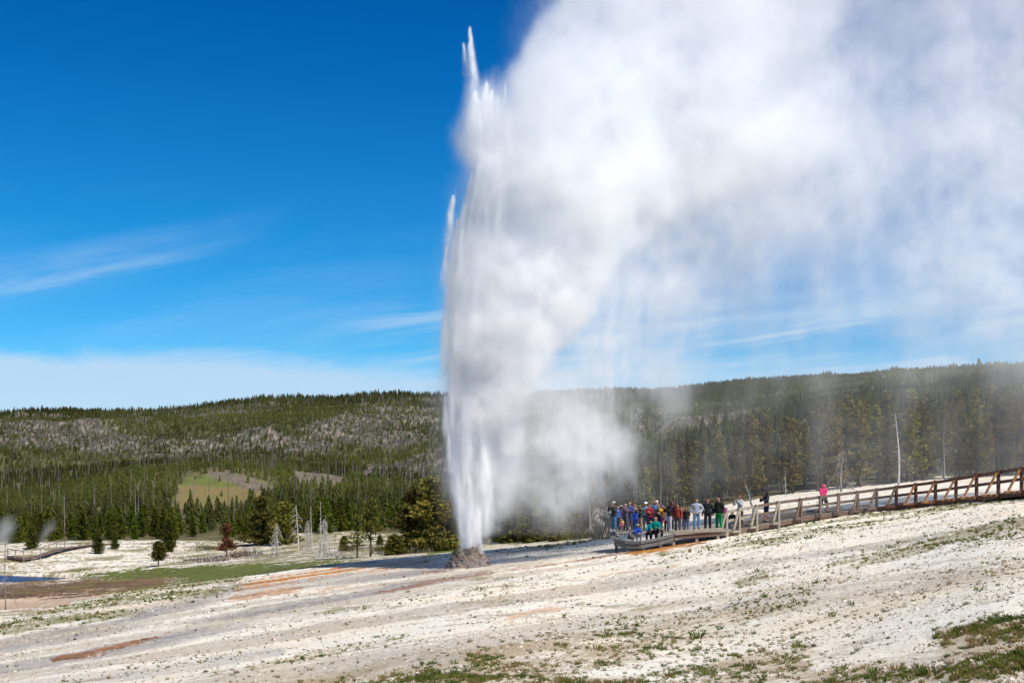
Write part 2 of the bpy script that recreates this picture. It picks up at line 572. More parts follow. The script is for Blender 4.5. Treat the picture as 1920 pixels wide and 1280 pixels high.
# where the ground is grassy: (polyline, half-width px, strength)
GRASSY = [([(-50, 1160), (130, 1135), (300, 1112), (440, 1090)], 13, 0.9), ([(-50, 1185), (200, 1150), (420, 1106)], 9, 0.8),
          ([(1480, 975), (1650, 962), (1800, 948), (1960, 930)], 6, 1.0), ([(1240, 1045), (1400, 1022), (1600, 985), (1760, 962)], 9, 0.65),
          ([(1380, 1010), (1560, 975), (1750, 955)], 8, 0.5),
          ([(1390, 1098), (1520, 1082), (1640, 1050), (1760, 1020), (1960, 985)], 13, 0.9), ([(1560, 1062), (1700, 1040), (1800, 1006)], 10, 0.7),
          ([(900, 1235), (1000, 1262), (1160, 1278)], 16, 1.2), ([(1040, 1180), (1180, 1170), (1330, 1130), (1440, 1105)], 18, 0.42),
          ([(1120, 1215), (1260, 1190), (1400, 1200)], 22, 0.5), ([(1240, 1262), (1420, 1260), (1500, 1240)], 15, 0.55),
          ([(1780, 1190), (1870, 1182), (1990, 1165)], 15, 1.3), ([(1800, 1262), (1900, 1240), (1990, 1235)], 28, 1.35), ([(1830, 1215), (1960, 1200)], 20, 0.9),
          ([(470, 1252), (640, 1215), (760, 1190)], 8, 0.5), ([(420, 1280), (800, 1268), (1200, 1276)], 14, 0.9),
          ([(1500, 1280), (1600, 1262), (1760, 1262)], 12, 0.7), ([(600, 1146), (760, 1128), (960, 1102)], 7, 0.3),
          ([(100, 1276), (300, 1242), (500, 1210)], 6, 0.35), ([(1080, 1245), (1250, 1215), (1420, 1225), (1500, 1210)], 20, 0.45), ([(1260, 1160), (1400, 1130), (1500, 1110)], 22, 0.5), ([(960, 1215), (1100, 1195), (1200, 1190)], 18, 0.4), ([(1600, 1140), (1760, 1110), (1940, 1070)], 20, 0.16), ([(860, 1280), (980, 1262)], 16, 0.9), ([(1150, 1000), (1050, 1012), (930, 1018)], 9, 0.9), ([(120, 1130), (300, 1108)], 8, 0.5)]


def smoothmask(x, y, poly, wob=6.0, n=None):
    dx, dy = n if n is not None else (0, 0)
    return inpoly(x + dx * wob, y + dy * wob * 0.5, poly).astype(float)


def grassiness(x, y, n1):
    g = np.zeros(x.shape)
    for pts, w, s in GRASSY:
        d, _ = lined(x, y, pts)
        g = np.maximum(g, GRASS_GAIN * min(s, 0.95) * sst(d + n1 * w * 0.7, w * 2.1, -w * 0.3))
    return g


def ground_zones(X, Y, z):
    """albedo of the bare ground at world points, plus how grassy and how wet it is"""
    D = Y
    x = 960 + F * X / D
    y = HZ - zbase(x, D) * F / D
    yy = y + 0.155 * (x - 960)
    Dc = np.interp(-yy, -ROW[68] [::1] if False else -np.maximum.accumulate(ROW[68][::-1])[::-1], np.exp(LD))
    u, v = X, Dc
    na = tile(0, X / 45, D / 45)
    nb = tile(1, X / 11 + .3, D / 11)
    nc = tile(2, X / 16, D / 16)
    sa = tile(0, u / 160, v / 24 + 0.13)      # long streaks
    sb = tile(1, u / 120, v / 15 + 0.41)
    sc = tile(2, u / 70, v / 9)
    wx, wy = x + nb * 3.0, y + nc * 0.9 + nb * 0.9
    col = np.empty(X.shape + (3,))
    white = np.array([0.80, 0.745, 0.64])
    cream = np.array([0.76, 0.635, 0.46])
    dirty = np.array([0.40, 0.335, 0.26])
    col[:] = white
    t = sst(sa + 0.5 * nb, -0.4, 1.6)[..., None]
    col = col * (1 - 0.55 * t) + cream * 0.55 * t
    t = sst(sb + 0.6 * sc + 0.25 * na, 0.75, 2.2)[..., None]
    col = col * (1 - 0.6 * t) + dirty * 0.6 * t
    sd_ = tile(2, u / 150 + 0.3, v / 7)
    t = (sst(np.abs(sd_), 0.16, 0.0) * sst(sa + nb, -0.6, 0.8))[..., None]
    col = col * (1 - 0.65 * t) + dirty * 0.7 * 0.65 * t
    t = sst(nc + 0.5 * sc, 1.2, 2.4)[..., None]
    col = col * (1 - 0.45 * t) + dirty * 0.8 * 0.45 * t
    wet = np.zeros(X.shape)
    grey = np.array([0.27, 0.235, 0.21])
    for pts, w in GREY:
        d, _ = lined(wx, wy, pts)
        m = sst(d + sb * w * 0.35 + sc * w * 0.15, w * 1.25, w * 0.3)
        m = m * (0.7 + 0.3 * sst(sc + sb, -1.5, 0.8))
        k_ = 0.88 if w in (17, 13) else 0.42
        col = col * (1 - k_ * m[..., None]) + grey * k_ * m[..., None]
        wet = np.maximum(wet, m * 0.8)
    plume_shade = np.array([0.33, 0.36, 0.38])  # plume's cast shade right of the cone, painted into the ground colour
    d, _ = lined(wx, wy, GREY[2][0])
    m = sst(d + sb * 2, 12, 3)[..., None]
    col = col * (1 - 0.25 * m) + plume_shade * 0.25 * m
    OC = [np.array([0.60, 0.24, 0.018]), np.array([0.40, 0.17, 0.035]), np.array([0.58, 0.30, 0.12]), np.array([0.30, 0.14, 0.06]), np.array([0.56, 0.34, 0.19])]
    ob = np.array([0.13, 0.055, 0.012])
    for pts, w, k in ORANGE:
        d, fr = lined(wx, wy, pts)
        taper = np.minimum(1, np.minimum(fr * 6 + 0.25, (1 - fr) * 6 + 0.25))
        ww = w * taper
        m = sst(d + (sb * 0.55 + nc * 0.35 + sc * 0.3) * w, ww * 1.15, ww * 0.5)
        if k == 0:
            core = (sst(d + sc * w * .4, w * 0.7, w * 0.1) * sst(sc + nb, -1, 0.8))[..., None]
            c = OC[0] * (1 - core * 0.75) + ob * core * 0.75
        else:
            c = OC[k] * (1 + 0.18 * nc + 0.12 * sc)[..., None]
        m = (m * (1.0 if k in (0, 1) else 0.8))[..., None]
        col = col * (1 - m) + c * m
        wet = np.maximum(wet, m[..., 0])
    gr = grassiness(x, y, nb)
    near = D < d_edge(x) + nb * 1.5
    gcol = np.array([0.20, 0.19, 0.06])
    gm = sst(gr * 1.5 + sc * 0.28 + nc * 0.30 - 0.60, 0.0, 0.9) * sst(D, 18, 45)
    gm2 = sst(gr * 1.2 + nc * 0.3 + sc * .2 - 0.4, 0.0, 0.9) * sst(D, 45, 18)
    soil = np.array([0.40, 0.31, 0.19])
    col = np.where(near[..., None], col * (1 - 0.8 * gm[..., None]) + gcol * 0.8 * gm[..., None], col)
    col = np.where(near[..., None], col * (1 - 0.75 * gm2[..., None]) + soil * 0.75 * gm2[..., None], col)
    # ---- beyond the near bank
    far = ~near
    c2 = np.empty(col.shape)
    c2[:] = white * 0.97
    s3 = tile(2, X / 70 + D / 160, D / 9 - X / 40)
    s4 = tile(3, X / 16, D / 5 - X / 12)
    olive = np.array([0.15, 0.135, 0.04])
    brownish = np.array([0.24, 0.17, 0.09])
    m = sst(s3 + 0.8 * s4 + sst(x, 200, 420) * 0.9 + 0.35, 0.3, 1.3)[..., None]
    c2 = c2 * (1 - 0.8 * m) + (brownish * (0.5 + 0.5 * sst(nb, -1, 1)[..., None]) + olive * 0.5) * 0.8 * m
    m = sst(s4 * 0.5 + nb + sst(x, 250, 700) * 1.4 - 0.45, 0.0, 0.9)[..., None] * sst(D, 112, 122)[..., None]
    c2 = c2 * (1 - 0.75 * m) + olive * 1.1 * 0.75 * m
    m = smoothmask(x, y + s4 * 0.8, GREEN, 8, (nb, nc))[..., None]
    c2 = c2 * (1 - m) + (np.array([0.115, 0.13, 0.025]) * (1 + 0.22 * s4[..., None])) * m
    m = smoothmask(x, y + s4 * 0.8, BROWN, 8, (nb, nc))[..., None]
    brn = np.array([0.155, 0.095, 0.05]) * (1 + 0.22 * nc[..., None] + 0.12 * s4[..., None])
    mg = sst(nb + (x - 250) / 160., 0.2, 1.6)[..., None]
    brn = brn * (1 - mg) + np.array([0.19, 0.18, 0.04]) * mg
    c2 = c2 * (1 - m) + brn * m
    m = smoothmask(x, y + s4 * 0.8, PINK, 8, (nb, nc))[..., None]
    c2 = c2 * (1 - m) + np.array([0.52, 0.38, 0.27]) * (1 + 0.1 * nc[..., None]) * m
    m = smoothmask(x, y, GREEN2, 4, (nb, nc))[..., None]
    c2 = c2 * (1 - m) + np.array([0.11, 0.15, 0.02]) * m
    # forest floor from about 185 m (closer at right)
    df = np.interp(x, [0, 300, 600, 860, 1100, 1300, 1500, 1700, 1920], [178, 178, 190, 150, 112, 122, 134, 138, 135])
    m = sst(D + nb * 4, df - 3, df + 5)[..., None]
    floor = np.array([0.12, 0.105, 0.045]) * (1 + 0.25 * nb[..., None])
    c2 = c2 * (1 - m) + floor * m
    # far slopes
    nh = tile(0, X / 260, D / 520)
    nk = tile(3, X / 70, D / 160)
    hill = sst(D, 650, 850)[..., None]
    hc = np.array([0.065, 0.068, 0.025]) * np.clip(1 + 0.25 * nk[..., None] + 0.35 * np.random.default_rng(4).standard_normal(X.shape)[..., None], 0.2, 2)
    c2 = c2 * (1 - hill) + hc * hill
    rk = np.zeros(X.shape)
    for i, p in enumerate(CLIFFS):
        rk = np.maximum(rk, smoothmask(x, y, p, 5, (nh, nk)))
    rk = rk * sst(nk + 0.7 * nh + 0.4, -0.9, 0.3) * (D > 600)
    rockc = np.where((nk > 0.9)[..., None], np.array([0.25, 0.205, 0.18]), np.array([0.135, 0.118, 0.10]))
    rockc = 0.78 * rockc * np.clip(1 + 0.3 * np.random.default_rng(3).standard_normal(X.shape)[..., None] + 0.25 * nk[..., None], 0.3, 2.2)
    c2 = c2 * (1 - 0.85 * rk[..., None]) + rockc * 0.85 * rk[..., None]
    sn = (smoothmask(x, y, RIDGE_SNAG, 4, (nh, nk)) * (D > 1300))[..., None]
    c2 = c2 * (1 - 0.6 * sn) + np.array([0.15, 0.13, 0.11]) * 0.6 * sn
    m = (smoothmask(x, y, CLEAR, 4, (nb, nc)) * (D > 300) * (D < 700))[..., None]
    cc = np.where((y < 906)[..., None] | (nb > 0.8)[..., None], np.array([0.14, 0.16, 0.035]), np.array([0.23, 0.17, 0.065]))
    c2 = c2 * (1 - m) + cc * (1 + 0.1 * nb[..., None]) * m
    for p in LOGS:
        m = (smoothmask(x, y, p, 3, (nb, nc)) * (D > 300) * (D < 750))[..., None]
        c2 = c2 * (1 - m) + np.array([0.17, 0.14, 0.10]) * (1 + 0.2 * tile(3, X / 12, D / 30)[..., None]) * m
    col = np.where(far[..., None], c2, col)
    wet = np.where(far, 0, wet)
    return np.clip(col, 0.01, 0.85), wet, u, v


def stained_or_shaded(x, y):
    m = np.zeros(x.shape)
    for pts, w, k in ORANGE:
        d, _ = lined(x, y, pts)
        m = np.maximum(m, sst(d, w * 1.8, w * 0.6))
    for pts, w in GREY[:3]:
        d, _ = lined(x, y, pts)
        m = np.maximum(m, 0.6 * sst(d, w * 1.5, w * 0.6))
    return m


# the sheet
gxs = np.concatenate([np.arange(-3600, -480, 120), np.arange(-480, -40, 8), np.arange(-40, 1964, 2.8), np.arange(1964, 2500, 8), np.arange(2500, 5600, 120)])
gd = [2.2]
while gd[-1] < 11500:
    d = gd[-1]
    if d < 9:
        s = 0.25
    elif d < 50:
        s = min(max(d * d / 3400., 0.04), 0.5)
    elif d < 165:
        s = 0.5
    elif d < 230:
        s = 1.5
    elif d < 2400:
        s = d * 0.0085
    else:
        s = d * 0.06
    gd.append(d + s)
gd = np.array(gd)
GX, GD = np.meshgrid(gxs, gd, indexing='ij')
WX = (GX - 960) / F * GD
WZ = zground(GX, GD)
gcol, gwet, gu, gv = ground_zones(WX, GD, WZ)
ni, nj = GX.shape
V = np.stack([WX, GD, WZ], -1).reshape(-1, 3)
ii, jj = np.meshgrid(np.arange(ni - 1), np.arange(nj - 1), indexing='ij')
a = (ii * nj + jj).ravel()
Q = np.stack([a, a + nj, a + nj + 1, a + 1], -1)

gm_, t, b = new_mat("sinter_ground", 0.9, 0.2)
at = N(t, 'ShaderNodeAttribute', attribute_name='col')
fl = N(t, 'ShaderNodeAttribute', attribute_name='flow')
geo = N(t, 'ShaderNodeNewGeometry')
# fine grain: crumbs in the world plus thin dark streaks and specks along the flow


def nz_(scale, detail, rough, vec, dist=0.0):
    n = N(t, 'ShaderNodeTexNoise')
    n.inputs['Scale'].default_value = scale
    n.inputs['Detail'].default_value = detail
    n.inputs['Roughness'].default_value = rough
    n.inputs['Distortion'].default_value = dist
    L(t, vec, n.inputs['Vector'])
    return n.outputs[0]


def mapn(vec, sc_):
    m = N(t, 'ShaderNodeMapping')
    m.inputs['Scale'].default_value = sc_
    L(t, vec, m.inputs[0])
    return m.outputs[0]


n1 = nz_(14.0, 5, 0.75, geo.outputs['Position'])
n2 = nz_(1.0, 8, 0.70, mapn(fl.outputs['Vector'], (0.5, 2.6, 1)), 0.7)
n4 = nz_(1.0, 6, 0.72, mapn(fl.outputs['Vector'], (5.0, 2.2, 1)), 0.4)
n3 = nz_(0.35, 3, 0.5, geo.outputs['Position'])
n5 = nz_(2.0, 8, 0.75, geo.outputs['Position'])
c0 = at.outputs['Color']
c = mixc(t, maprange(t, n2, 0.54, 0.70, 0, 0.55), c0, mixc(t, 1.0, c0, (0.62, 0.50, 0.40), 'MULTIPLY'))
c = mixc(t, maprange(t, n4, 0.56, 0.70, 0, 0.6), c, mixc(t, 1.0, c0, (0.50, 0.42, 0.33), 'MULTIPLY'))
c = mixc(t, maprange(t, n1, 0.57, 0.67, 0, 0.8), c, mixc(t, 1.0, c0, (0.32, 0.27, 0.20), 'MULTIPLY'))
c = mixc(t, maprange(t, n5, 0.57, 0.70, 0, 0.6), c, mixc(t, 1.0, c0, (0.60, 0.50, 0.38), 'MULTIPLY'))
c = mixc(t, maprange(t, n3, 0.35, 0.7, 0, 0.5), c, mixc(t, 1.0, c, (1.06, 0.98, 0.86), 'MULTIPLY'))
L(t, c, b.inputs['Base Color'])
bp = N(t, 'ShaderNodeBump')
bp.inputs['Strength'].default_value = 0.5
bp.inputs['Distance'].default_value = 0.035
L(t, math_n(t, 'ADD', math_n(t, 'MULTIPLY', n1, 0.5), math_n(t, 'ADD', n4, n5)), bp.inputs['Height'])
L(t, bp.outputs[0], b.inputs['Normal'])
L(t, maprange(t, at.outputs['Alpha'], 0.2, 1.0, 0.92, 0.45), b.inputs['Roughness'])
GM = gm_
ground = np_mesh('ground', V, Q, [GM], smooth=True)
tag(ground, kind='structure')
ca = ground.data.attributes.new('col', 'FLOAT_COLOR', 'POINT')
ca.data.foreach_set('color', np.concatenate([gcol.reshape(-1, 3), gwet.reshape(-1, 1)], 1).astype(np.float32).ravel())
fa = ground.data.attributes.new('flow', 'FLOAT_VECTOR', 'POINT')
fa.data.foreach_set('vector', np.stack([gu.ravel(), gv.ravel(), np.zeros(gu.size)], -1).astype(np.float32).ravel())

# ------------------------------------------------------------------ river
wm, t, b = new_mat("river_water", 0.25, 0.08)
b.inputs['Base Color'].default_value = (0.003, 0.022, 0.10, 1)
tcn = N(t, 'ShaderNodeTexCoord')
nz = N(t, 'ShaderNodeTexNoise')
nz.inputs['Scale'].default_value = 1.2
nz.inputs['Detail'].default_value = 4
L(t, tcn.outputs['Object'], nz.inputs['Vector'])
bp = N(t, 'ShaderNodeBump')
bp.inputs['Strength'].default_value = 0.6
bp.inputs['Distance'].default_value = 0.25
L(t, nz.outputs[0], bp.inputs['Height'])
L(t, bp.outputs[0], b.inputs['Normal'])
rv = []
for xx in np.linspace(-900, 170, 60):
    for d in (126.0, 132.0, 138.0, 145.0):
        rv.append(((xx - 960) / F * d, d, -12.78))
rv = np.array(rv)
k = np.arange(59)
RQ = np.concatenate([np.stack([k * 4 + j, (k + 1) * 4 + j, (k + 1) * 4 + j + 1, k * 4 + j + 1], -1) for j in range(3)])
river = np_mesh('river', rv, RQ, [wm])
tag(river, kind='structure')

# ------------------------------------------------------------------ steam: density grids built from noise and turned into real volumes
def box_blur(a, r, axis):
    if r < 1:
        return a
    n = a.shape[axis]
    pad = [(0, 0)] * a.ndim
    pad[axis] = (r + 1, r)
    p = np.pad(a, pad, 'edge')
    c = np.cumsum(p, axis=axis, dtype=np.float64)
    s1 = [slice(None)] * a.ndim
    s2 = [slice(None)] * a.ndim
    s1[axis] = slice(2 * r + 1, 2 * r + 1 + n)
    s2[axis] = slice(0, n)
    return (c[tuple(s1)] - c[tuple(s2)]) / (2 * r + 1)


def blur(a, rx, ry=None):
    ry = rx if ry is None else ry
    for _ in range(3):
        a = box_blur(box_blur(a, int(rx), 0), int(ry), 1)
    return a


def noise3(shape, dims, seed, beta=1.9, stretch=(1, 1, 1), lo=0.0):
    """fractal noise on a grid whose sides measure dims metres; N(0,1)"""
    r = np.random.default_rng(seed)
    ks = [np.fft.fftfreq(n, d=L_ / n) * s for n, L_, s in zip(shape, dims, stretch)]
    ks[2] = np.fft.rfftfreq(shape[2], d=dims[2] / shape[2]) * stretch[2]
    k = np.sqrt(ks[0][:, None, None] ** 2 + ks[1][None, :, None] ** 2 + ks[2][None, None, :] ** 2)
    k = np.maximum(k, 1e-3)
    s = np.fft.rfftn(r.standard_normal(shape).astype(np.float32)) / (k ** beta + lo)
    s[0, 0, 0] = 0
    a = np.fft.irfftn(s, s=shape)
    return (a / a.std()).astype(np.float32)


def steam_material(name, aniso=0.0, color=(1, 1, 1)):
    m = bpy.data.materials.new(name)
    m.use_nodes = True
    t = m.node_tree
    t.nodes.clear()
    o = N(t, 'ShaderNodeOutputMaterial')
    v = N(t, 'ShaderNodeVolumePrincipled')
    v.inputs['Color'].default_value = (*color, 1)
    v.inputs['Anisotropy'].default_value = aniso
    v.inputs['Density'].default_value = 1.0
    v.inputs['Density Attribute'].default_value = 'density'
    L(t, v.outputs[0], o.inputs['Volume'])
    return m


def volume_object(name, dens, lo, hi, mat):
    """an object whose geometry is the volume grid dens (nx,ny,nz) spanning lo..hi"""
    nx, ny, nz_ = dens.shape
    me = bpy.data.meshes.new(name)
    gx_, gy_, gz_ = np.meshgrid(*[np.linspace(lo[i], hi[i], dens.shape[i]) for i in range(3)], indexing='ij')
    me.vertices.add(dens.size)
    me.vertices.foreach_set('co', np.stack([gx_, gy_, gz_], -1).astype(np.float32).ravel())
    at_ = me.attributes.new('steam_density', 'FLOAT', 'POINT')
    at_.data.foreach_set('value', dens.astype(np.float32).ravel())
    me.materials.append(mat)
    ob = bpy.data.objects.new(name, me)
    C.objects.link(ob)
    ng = bpy.data.node_groups.new(name + '_grid', 'GeometryNodeTree')
    ng.interface.new_socket('Geometry', in_out='INPUT', socket_type='NodeSocketGeometry')
    ng.interface.new_socket('Geometry', in_out='OUTPUT', socket_type='NodeSocketGeometry')
    gi = ng.nodes.new('NodeGroupInput')
    go = ng.nodes.new('NodeGroupOutput')
    pos = ng.nodes.new('GeometryNodeInputPosition')
    sp = ng.nodes.new('ShaderNodeSeparateXYZ')
    ng.links.new(pos.outputs[0], sp.inputs[0])
    idx = None
    for i, n in enumerate((nx, ny, nz_)):
        m1 = ng.nodes.new('ShaderNodeMapRange')
        m1.clamp = True
        ng.links.new(sp.outputs[i], m1.inputs[0])
        m1.inputs[1].default_value = lo[i]
        m1.inputs[2].default_value = hi[i]
        m1.inputs[3].default_value = 0
        m1.inputs[4].default_value = n - 1
        rd = ng.nodes.new('ShaderNodeMath')
        rd.operation = 'ROUND'
        ng.links.new(m1.outputs[0], rd.inputs[0])
        fi = ng.nodes.new('FunctionNodeFloatToInt')
        ng.links.new(rd.outputs[0], fi.inputs[0])
        if idx is None:
            idx = fi.outputs[0]
        else:
            im = ng.nodes.new('FunctionNodeIntegerMath')
            im.operation = 'MULTIPLY_ADD'
            ng.links.new(idx, im.inputs[0])
            im.inputs[1].default_value = n
            ng.links.new(fi.outputs[0], im.inputs[2])
            idx = im.outputs[0]
    na_ = ng.nodes.new('GeometryNodeInputNamedAttribute')
    na_.data_type = 'FLOAT'
    na_.inputs['Name'].default_value = 'steam_density'
    si = ng.nodes.new('GeometryNodeSampleIndex')
    si.data_type = 'FLOAT'
    si.domain = 'POINT'
    ng.links.new(gi.outputs[0], si.inputs['Geometry'])
    ng.links.new(na_.outputs['Attribute'], si.inputs['Value'])
    ng.links.new(idx, si.inputs['Index'])
    vc = ng.nodes.new('GeometryNodeVolumeCube')
    ng.links.new(si.outputs[0], vc.inputs['Density'])
    vc.inputs['Min'].default_value = lo
    vc.inputs['Max'].default_value = hi
    vc.inputs['Resolution X'].default_value = nx
    vc.inputs['Resolution Y'].default_value = ny
    vc.inputs['Resolution Z'].default_value = nz_
    sm = ng.nodes.new('GeometryNodeSetMaterial')
    sm.inputs['Material'].default_value = mat
    ng.links.new(vc.outputs[0], sm.inputs[0])
    ng.links.new(sm.outputs[0], go.inputs[0])
    md = ob.modifiers.new('grid', 'NODES')
    md.node_group = ng
    return ob


JD = 68.0                       # distance of the vent
PXM = F / JD                    # photograph pixels per metre there
# 2D thickness maps over bearing and height at the vent's distance; 4 px cells
MX0, MX1, MY0, MY1, MS = 760, 2240, -220, 1080, 4
mxs = np.arange(MX0, MX1, MS) + MS / 2
mys = np.arange(MY0, MY1, MS) + MS / 2
MX, MY = np.meshgrid(mxs, mys, indexing='ij')
wa = tile(0, MX / 900, MY / 900)
wb = tile(1, MX / 420 + .2, MY / 420)
wc = tile(2, MX / 160 + .2, MY / 160)


def pm(poly, r, wob=1.0, ry=None):
    x = MX + (wa * 9 + wb * 8 + wc * 3) * wob
    y = MY + (np.roll(wa, 40, 0) * 9 + np.roll(wb, 30, 1) * 8 + np.roll(wc, 50, 0) * 3) * wob
    return blur(inpoly(x, y, poly).astype(float), r / MS, (r if ry is None else ry) / MS)


core = pm([(866, 1032), (858, 980), (852, 900), (848, 800), (846, 700), (848, 600), (856, 500), (870, 420), (886, 340), (905, 300), (930, 240), (950, 190),
           (948, 130), (965, 90), (1000, 48), (1050, -5), (1100, -60), (1200, -220), (1670, -220), (1685, -50), (1690, 80), (1680, 200), (1660, 290), (1560, 330), (1440, 335),
           (1340, 372), (1260, 412), (1185, 480), (1110, 570), (1050, 640), (1012, 700), (985, 770), (965, 850), (945, 920), (925, 975), (905, 1032)], 6)
R_ = sst(MX, 1000, 1500)
core = core * (1 - R_) + blur(core, 14) * R_ * 0.9
core = core * (1 - 0.45 * sst(MX, 1500, 1720))
core2 = pm([(870, 1030), (852, 900), (846, 700), (856, 500), (886, 340), (950, 150), (1050, 100), (1200, 60), (1420, 120), (1500, 260), (1380, 320), (1200, 400), (1110, 500), (1040, 590),
            (985, 690), (960, 800), (940, 920), (900, 1030)], 24)
bulge = pm([(880, 170), (905, 160), (950, 190), (950, 330), (905, 330), (878, 300), (850, 282), (842, 250), (868, 220), (872, 190)], 9, 0.5)
low1 = pm([(930, 800), (985, 830), (1060, 790), (1130, 800), (1210, 825), (1225, 860), (1170, 905), (1080, 925), (1045, 962), (1000, 955), (965, 930), (930, 960)], 17)
low2 = pm([(960, 660), (1040, 690), (1110, 700), (1090, 800), (1180, 800), (1190, 850), (960, 900)], 24)
puff = pm([(1240, 640), (1300, 640), (1318, 720), (1305, 790), (1262, 770), (1240, 720)], 16)
halo = pm([(860, 1020), (850, 500), (900, 200), (1050, -220), (2240, -220), (2240, 560), (1900, 560), (1700, 420), (1500, 430), (1330, 560), (1200, 700), (1130, 820), (1180, 900), (1000, 990)], 40)
right = pm([(1760, -220), (2240, -220), (2240, 340), (1900, 330), (1800, 240), (1775, 80)], 32)
right2 = pm([(1690, 150), (1990, 100), (2240, 300), (2240, 700), (1740, 640), (1700, 420)], 40)
fringe = pm([(1240, 420), (1440, 340), (1680, 280), (1690, 520), (1600, 640), (1500, 620), (1420, 540), (1300, 560), (1180, 650), (1100, 700)], 30, 1.0, 60)
# falling curtains of drizzle: columns of varying strength
cw = np.interp(MX, mxs, (tile(3, mxs / 1500., mxs * 0 + .37) * 0.8 + tile(1, mxs / 700., mxs * 0 + .11) * 0.8))
cv = np.interp(MX, mxs, tile(3, mxs / 420., mxs * 0 + .71))
streak = tile(3, MX / 480, MY / 5200 + 0.3) * 0.8 + tile(2, MX / 1300, MY / 9000) * 0.7
curt = sst(MY, 250, 420) * (1 - sst(MY, 880, 1000)) * (1 - 0.45 * sst(MY, 640, 760) * sst(MX, 1150, 1300)) * sst(MX, 985, 1060) * (0.35 + 0.65 * sst(streak, -1.2, 1.6))
T = np.zeros(MX.shape)
core2 = core2 * (1 - 0.55 * sst(MX, 1080, 1380))
T += core * 1.6 + core2 * 1.9
T += bulge * 1.1
T += low1 * 0.75 * (0.8 + 0.35 * wb) + low2 * 0.8
T += puff * 0.55
T += halo * 0.44 * sst(MX, 900, 1100)
T += right * 0.48 + right2 * 0.38
T += fringe * 0.34 * (0.6 + 0.6 * sst(streak, -1, 1.5))
T += curt * 0.30 * (1 + 0.45 * sst(MX, 1000, 1120) * (1 - sst(MX, 1130, 1500)) + 0.75 * sst(MX, 1480, 1640) * (0.4 + 0.6 * sst(MX, 1990, 1750)))
T = np.maximum(T, 0)
wide = blur(core, 14) * 1.0

nx, ny, nz_ = 300, 60, 256
lo = ((MX0 - 960) / F * JD, JD - 4.5, (HZ - 1010) / PXM)
hi = ((MX1 - 12 - 960) / F * JD, JD + 14.5, (HZ + 200) / PXM)
gxv = np.linspace(lo[0], hi[0], nx)
gyv = np.linspace(lo[1], hi[1], ny)
gzv = np.linspace(lo[2], hi[2], nz_)
dims = [hi[i] - lo[i] for i in range(3)]


def sample2(M, X, Z):
    px = (X * PXM + 960 - MX0) / MS - 0.5
    py = (HZ - Z * PXM - MY0) / MS - 0.5
    px = np.clip(px, 0, M.shape[0] - 1.01)
    py = np.clip(py, 0, M.shape[1] - 1.01)
    i, j = px.astype(int), py.astype(int)
    a_, b_ = px - i, py - j
    return (M[i, j] * (1 - a_) + M[i + 1, j] * a_) * (1 - b_) + (M[i, j + 1] * (1 - a_) + M[i + 1, j + 1] * a_) * b_


XX, ZZ = np.meshgrid(gxv, gzv, indexing='ij')
T2 = sample2(T, XX, ZZ)
W2 = sample2(wide, XX, ZZ)
n3a = noise3((nx, ny, nz_), dims, 5, 1.95, lo=0.004)
n3b = noise3((nx, ny, nz_), dims, 6, 1.6, (1.0, 1.0, 1.7), 0.03)
n3s = noise3((nx, ny, nz_), dims, 8, 1.5, (1.0, 1.0, 9.0), 0.03)
# half depth of the cloud, about round in section near the vent
colw = np.interp(gzv, [(HZ - p) / PXM for p in (1035, 950, 800, 650, 500, 400, 300, 200, 0)], [0.35, 0.8, 1.6, 2.2, 3.0, 3.8, 4.6, 5.0, 5.2])
hd = np.minimum(0.45 + 5.2 * np.clip(W2, 0, 1) ** 0.7 + 0 * XX, colw[None, :] + 0.4)
xfar = sst(XX, 3.0, 9.0)
hd = hd * (1 - xfar) + np.maximum(hd, 2.2 + 2.0 * W2) * xfar
yc = JD + 5.6 * sst(XX, -0.5, 13.0) + 0.9 * sst(XX, 1.5, -1.5)
Yn = (gyv[None, :, None] - yc[:, None, :]) / hd[:, None, :]
prof = np.clip(1 - (Yn + 0.22 * n3a) ** 2, 0, 1)
edge_soft = np.clip(T2 / 3.0, 0, 1)[:, None, :]
er = n3a * 0.6 + n3b * 0.6
lump = np.exp(0.24 * er - 0.03)
# billows carve the rim where the cloud is dense, fall streaks carve the thin part
thin_ = 1 - edge_soft
hf = sst(XX, 4.0, 14.0)[:, None, :]
mod = lump * (1 - thin_ * 0.8) + thin_ * 0.8 * np.clip(1 + (0.24 * n3s + 0.10 * n3a) * (1 - 0.4 * hf), 0.05, 3)
carve = sst(edge_soft + 0.17 * er * (1 - 0.8 * hf), 0.0, 0.22)
carve = carve * (1 - hf) + hf
dens = T2[:, None, :] / (1.33 * hd[:, None, :]) * prof * mod * (0.35 + 0.65 * carve)
# leave room for the water column's own finer grid
PXX, PYY = XX * PXM + 960, HZ - ZZ * PXM
jl = np.interp(PYY, [60, 150, 200, 300, 400, 500, 600, 700, 800, 900, 980, 1032], [882, 900, 892, 896, 868, 852, 843, 842, 846, 854, 858, 868])
room = 1 - (1 - sst(PXX, jl + 22, jl + 62)) * sst(PYY, 300, 420) * 0.35
dens = dens * room[:, None, :]
# fade at the grid's own faces, keep it off the ground
fx = sst(gxv, hi[0], hi[0] - 2.5)[:, None, None]
fz = (sst(gzv, hi[2], hi[2] - 1.0) * sst(gzv, lo[2], lo[2] + 0.4))[None, None, :]
dens = dens * fx * fz
dens[dens < 0.004] = 0
SM = steam_material("steam", 0.1, (0.992, 0.992, 0.993))
plume = volume_object('steam_plume', dens.astype(np.float32), lo, hi, SM)
tag(plume, "broad white steam plume drifting right from the geyser with faint falling curtains", "steam", kind='stuff')

# ------------------------------------------------------------------ the water column: tongues of water thrown up in pulses
jr = random.Random(5)


